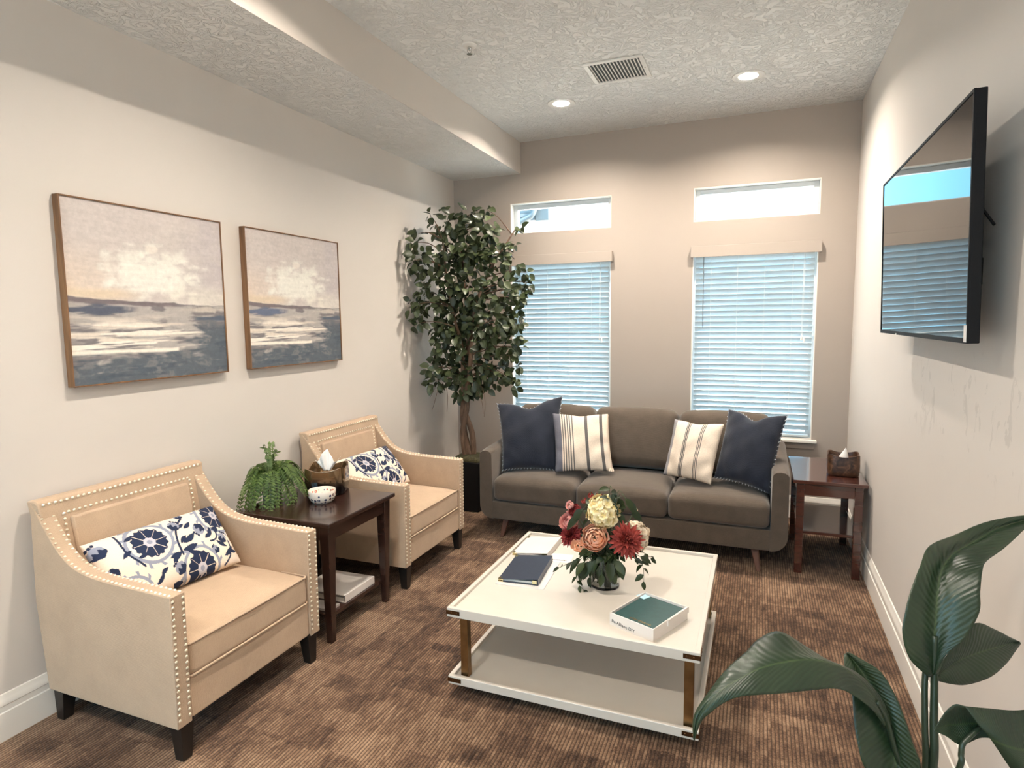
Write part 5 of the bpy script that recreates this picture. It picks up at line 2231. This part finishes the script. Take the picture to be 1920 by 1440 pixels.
bleaf([((1666, 1362), (1672, 1358), (1660, 1366), 1.300, 1.300, 1.300),
       ((1644, 1316), (1652, 1308), (1634, 1330), 1.270, 1.280, 1.262),
       ((1601, 1266), (1608, 1262), (1590, 1298), 1.235, 1.260, 1.225),
       ((1559, 1244), (1550, 1236), (1560, 1291), 1.215, 1.260, 1.195),
       ((1514, 1237), (1514, 1214), (1514, 1295), 1.200, 1.270, 1.178),
       ((1469, 1242), (1462, 1184), (1465, 1300), 1.188, 1.275, 1.165),
       ((1424, 1254), (1424, 1197), (1420, 1303), 1.178, 1.255, 1.155),
       ((1391, 1271), (1397, 1224), (1388, 1306), 1.172, 1.230, 1.155),
       ((1357, 1291), (1364, 1253), (1357, 1318), 1.168, 1.205, 1.158),
       ((1330, 1316), (1335, 1289), (1330, 1338), 1.166, 1.185, 1.160),
       ((1308, 1347), (1302, 1340), (1314, 1354), 1.165, 1.170, 1.163),
       ((1301, 1387), (1300, 1385), (1302, 1388), 1.168, 1.168, 1.168)])
bleaf([((1587, 1224), (1583, 1226), (1592, 1223), 1.350, 1.350, 1.350),
       ((1603, 1242), (1582, 1240), (1614, 1235), 1.345, 1.338, 1.335),
       ((1626, 1275), (1590, 1275), (1651, 1259), 1.335, 1.322, 1.318),
       ((1639, 1304), (1598, 1305), (1678, 1302), 1.328, 1.312, 1.302),
       ((1657, 1345), (1601, 1349), (1695, 1343), 1.318, 1.300, 1.290),
       ((1671, 1394), (1608, 1394), (1712, 1394), 1.310, 1.290, 1.282),
       ((1680, 1440), (1622, 1440), (1727, 1440), 1.304, 1.285, 1.280),
       ((1690, 1490), (1665, 1490), (1715, 1490), 1.300, 1.290, 1.290),
       ((1700, 1530), (1697, 1530), (1703, 1530), 1.300, 1.300, 1.300)])
# folded leaf at the right edge: back lobe and overhanging front half
lobe = patch([[(1752, 1368, 1.250), (1752, 1369, 1.250), (1753, 1371, 1.250)],
              [(1771, 1337, 1.245), (1772, 1360, 1.255), (1775, 1381, 1.250)],
              [(1790, 1321, 1.240), (1795, 1358, 1.262), (1802, 1397, 1.250)],
              [(1808, 1324, 1.230), (1826, 1356, 1.255), (1836, 1384, 1.250)],
              [(1812, 1325, 1.226), (1842, 1358, 1.250), (1858, 1384, 1.245)]])
drape = patch([[(1809, 1324, 1.228), (1836, 1361, 1.215), (1856, 1384, 1.210), (1894, 1440, 1.205), (1930, 1492, 1.205)],
               [(1850, 1328, 1.232), (1872, 1370, 1.208), (1892, 1400, 1.198), (1925, 1450, 1.192), (1955, 1500, 1.195)],
               [(1900, 1332, 1.240), (1920, 1378, 1.215), (1938, 1410, 1.204), (1962, 1460, 1.196), (1985, 1505, 1.198)],
               [(1945, 1328, 1.245), (1965, 1380, 1.225), (1980, 1415, 1.215), (1998, 1470, 1.205), (2010, 1510, 1.205)]])
obj('leaf', grid_mesh('leaf', lobe), MAT['broad_leaf'], bop, smooth=3.1, solid=.0012, world=True)
obj('leaf', grid_mesh('leaf', drape), MAT['broad_leaf'], bop, smooth=3.1, solid=.0012, world=True)
soil = Vector((3.02, -3.80, .28))
for k, (pts, r0, r1) in enumerate((
        ([(1740, 1238, 1.342), (1734, 1276, 1.340), (1734, 1360, 1.335), (1735, 1440, 1.335)], .0062, .0070),
        ([(1752, 1192, 1.331), (1752, 1270, 1.334), (1751, 1350, 1.330), (1749, 1440, 1.330)], .0066, .0105),
        ([(1838, 1364, 1.250), (1807, 1392, 1.246), (1802, 1415, 1.246), (1797, 1445, 1.250)], .0050, .0062),
        ([(1644, 1316, 1.270), (1662, 1350, 1.292), (1676, 1400, 1.300), (1688, 1450, 1.310)], .0050, .0075),
        ([(1680, 1440, 1.304), (1700, 1530, 1.300)], .0045, .006))):
    P = [at_t(*p) for p in pts]
    last = P[-1]
    end = soil + Vector((.018 * math.cos(k * 1.3), .018 * math.sin(k * 1.3), 0))
    P += [last.lerp(end, .45) + Vector((0, 0, -.03)), end]
    C = catmull(P, 5)
    bm = bmesh.new()
    n = len(C)
    tube(bm, C, [r0 + (r1 - r0) * i / (n - 1) for i in range(n)], 8)
    obj('stalk', bm, MAT['broad_stem'], bop, smooth=3.1, world=True)
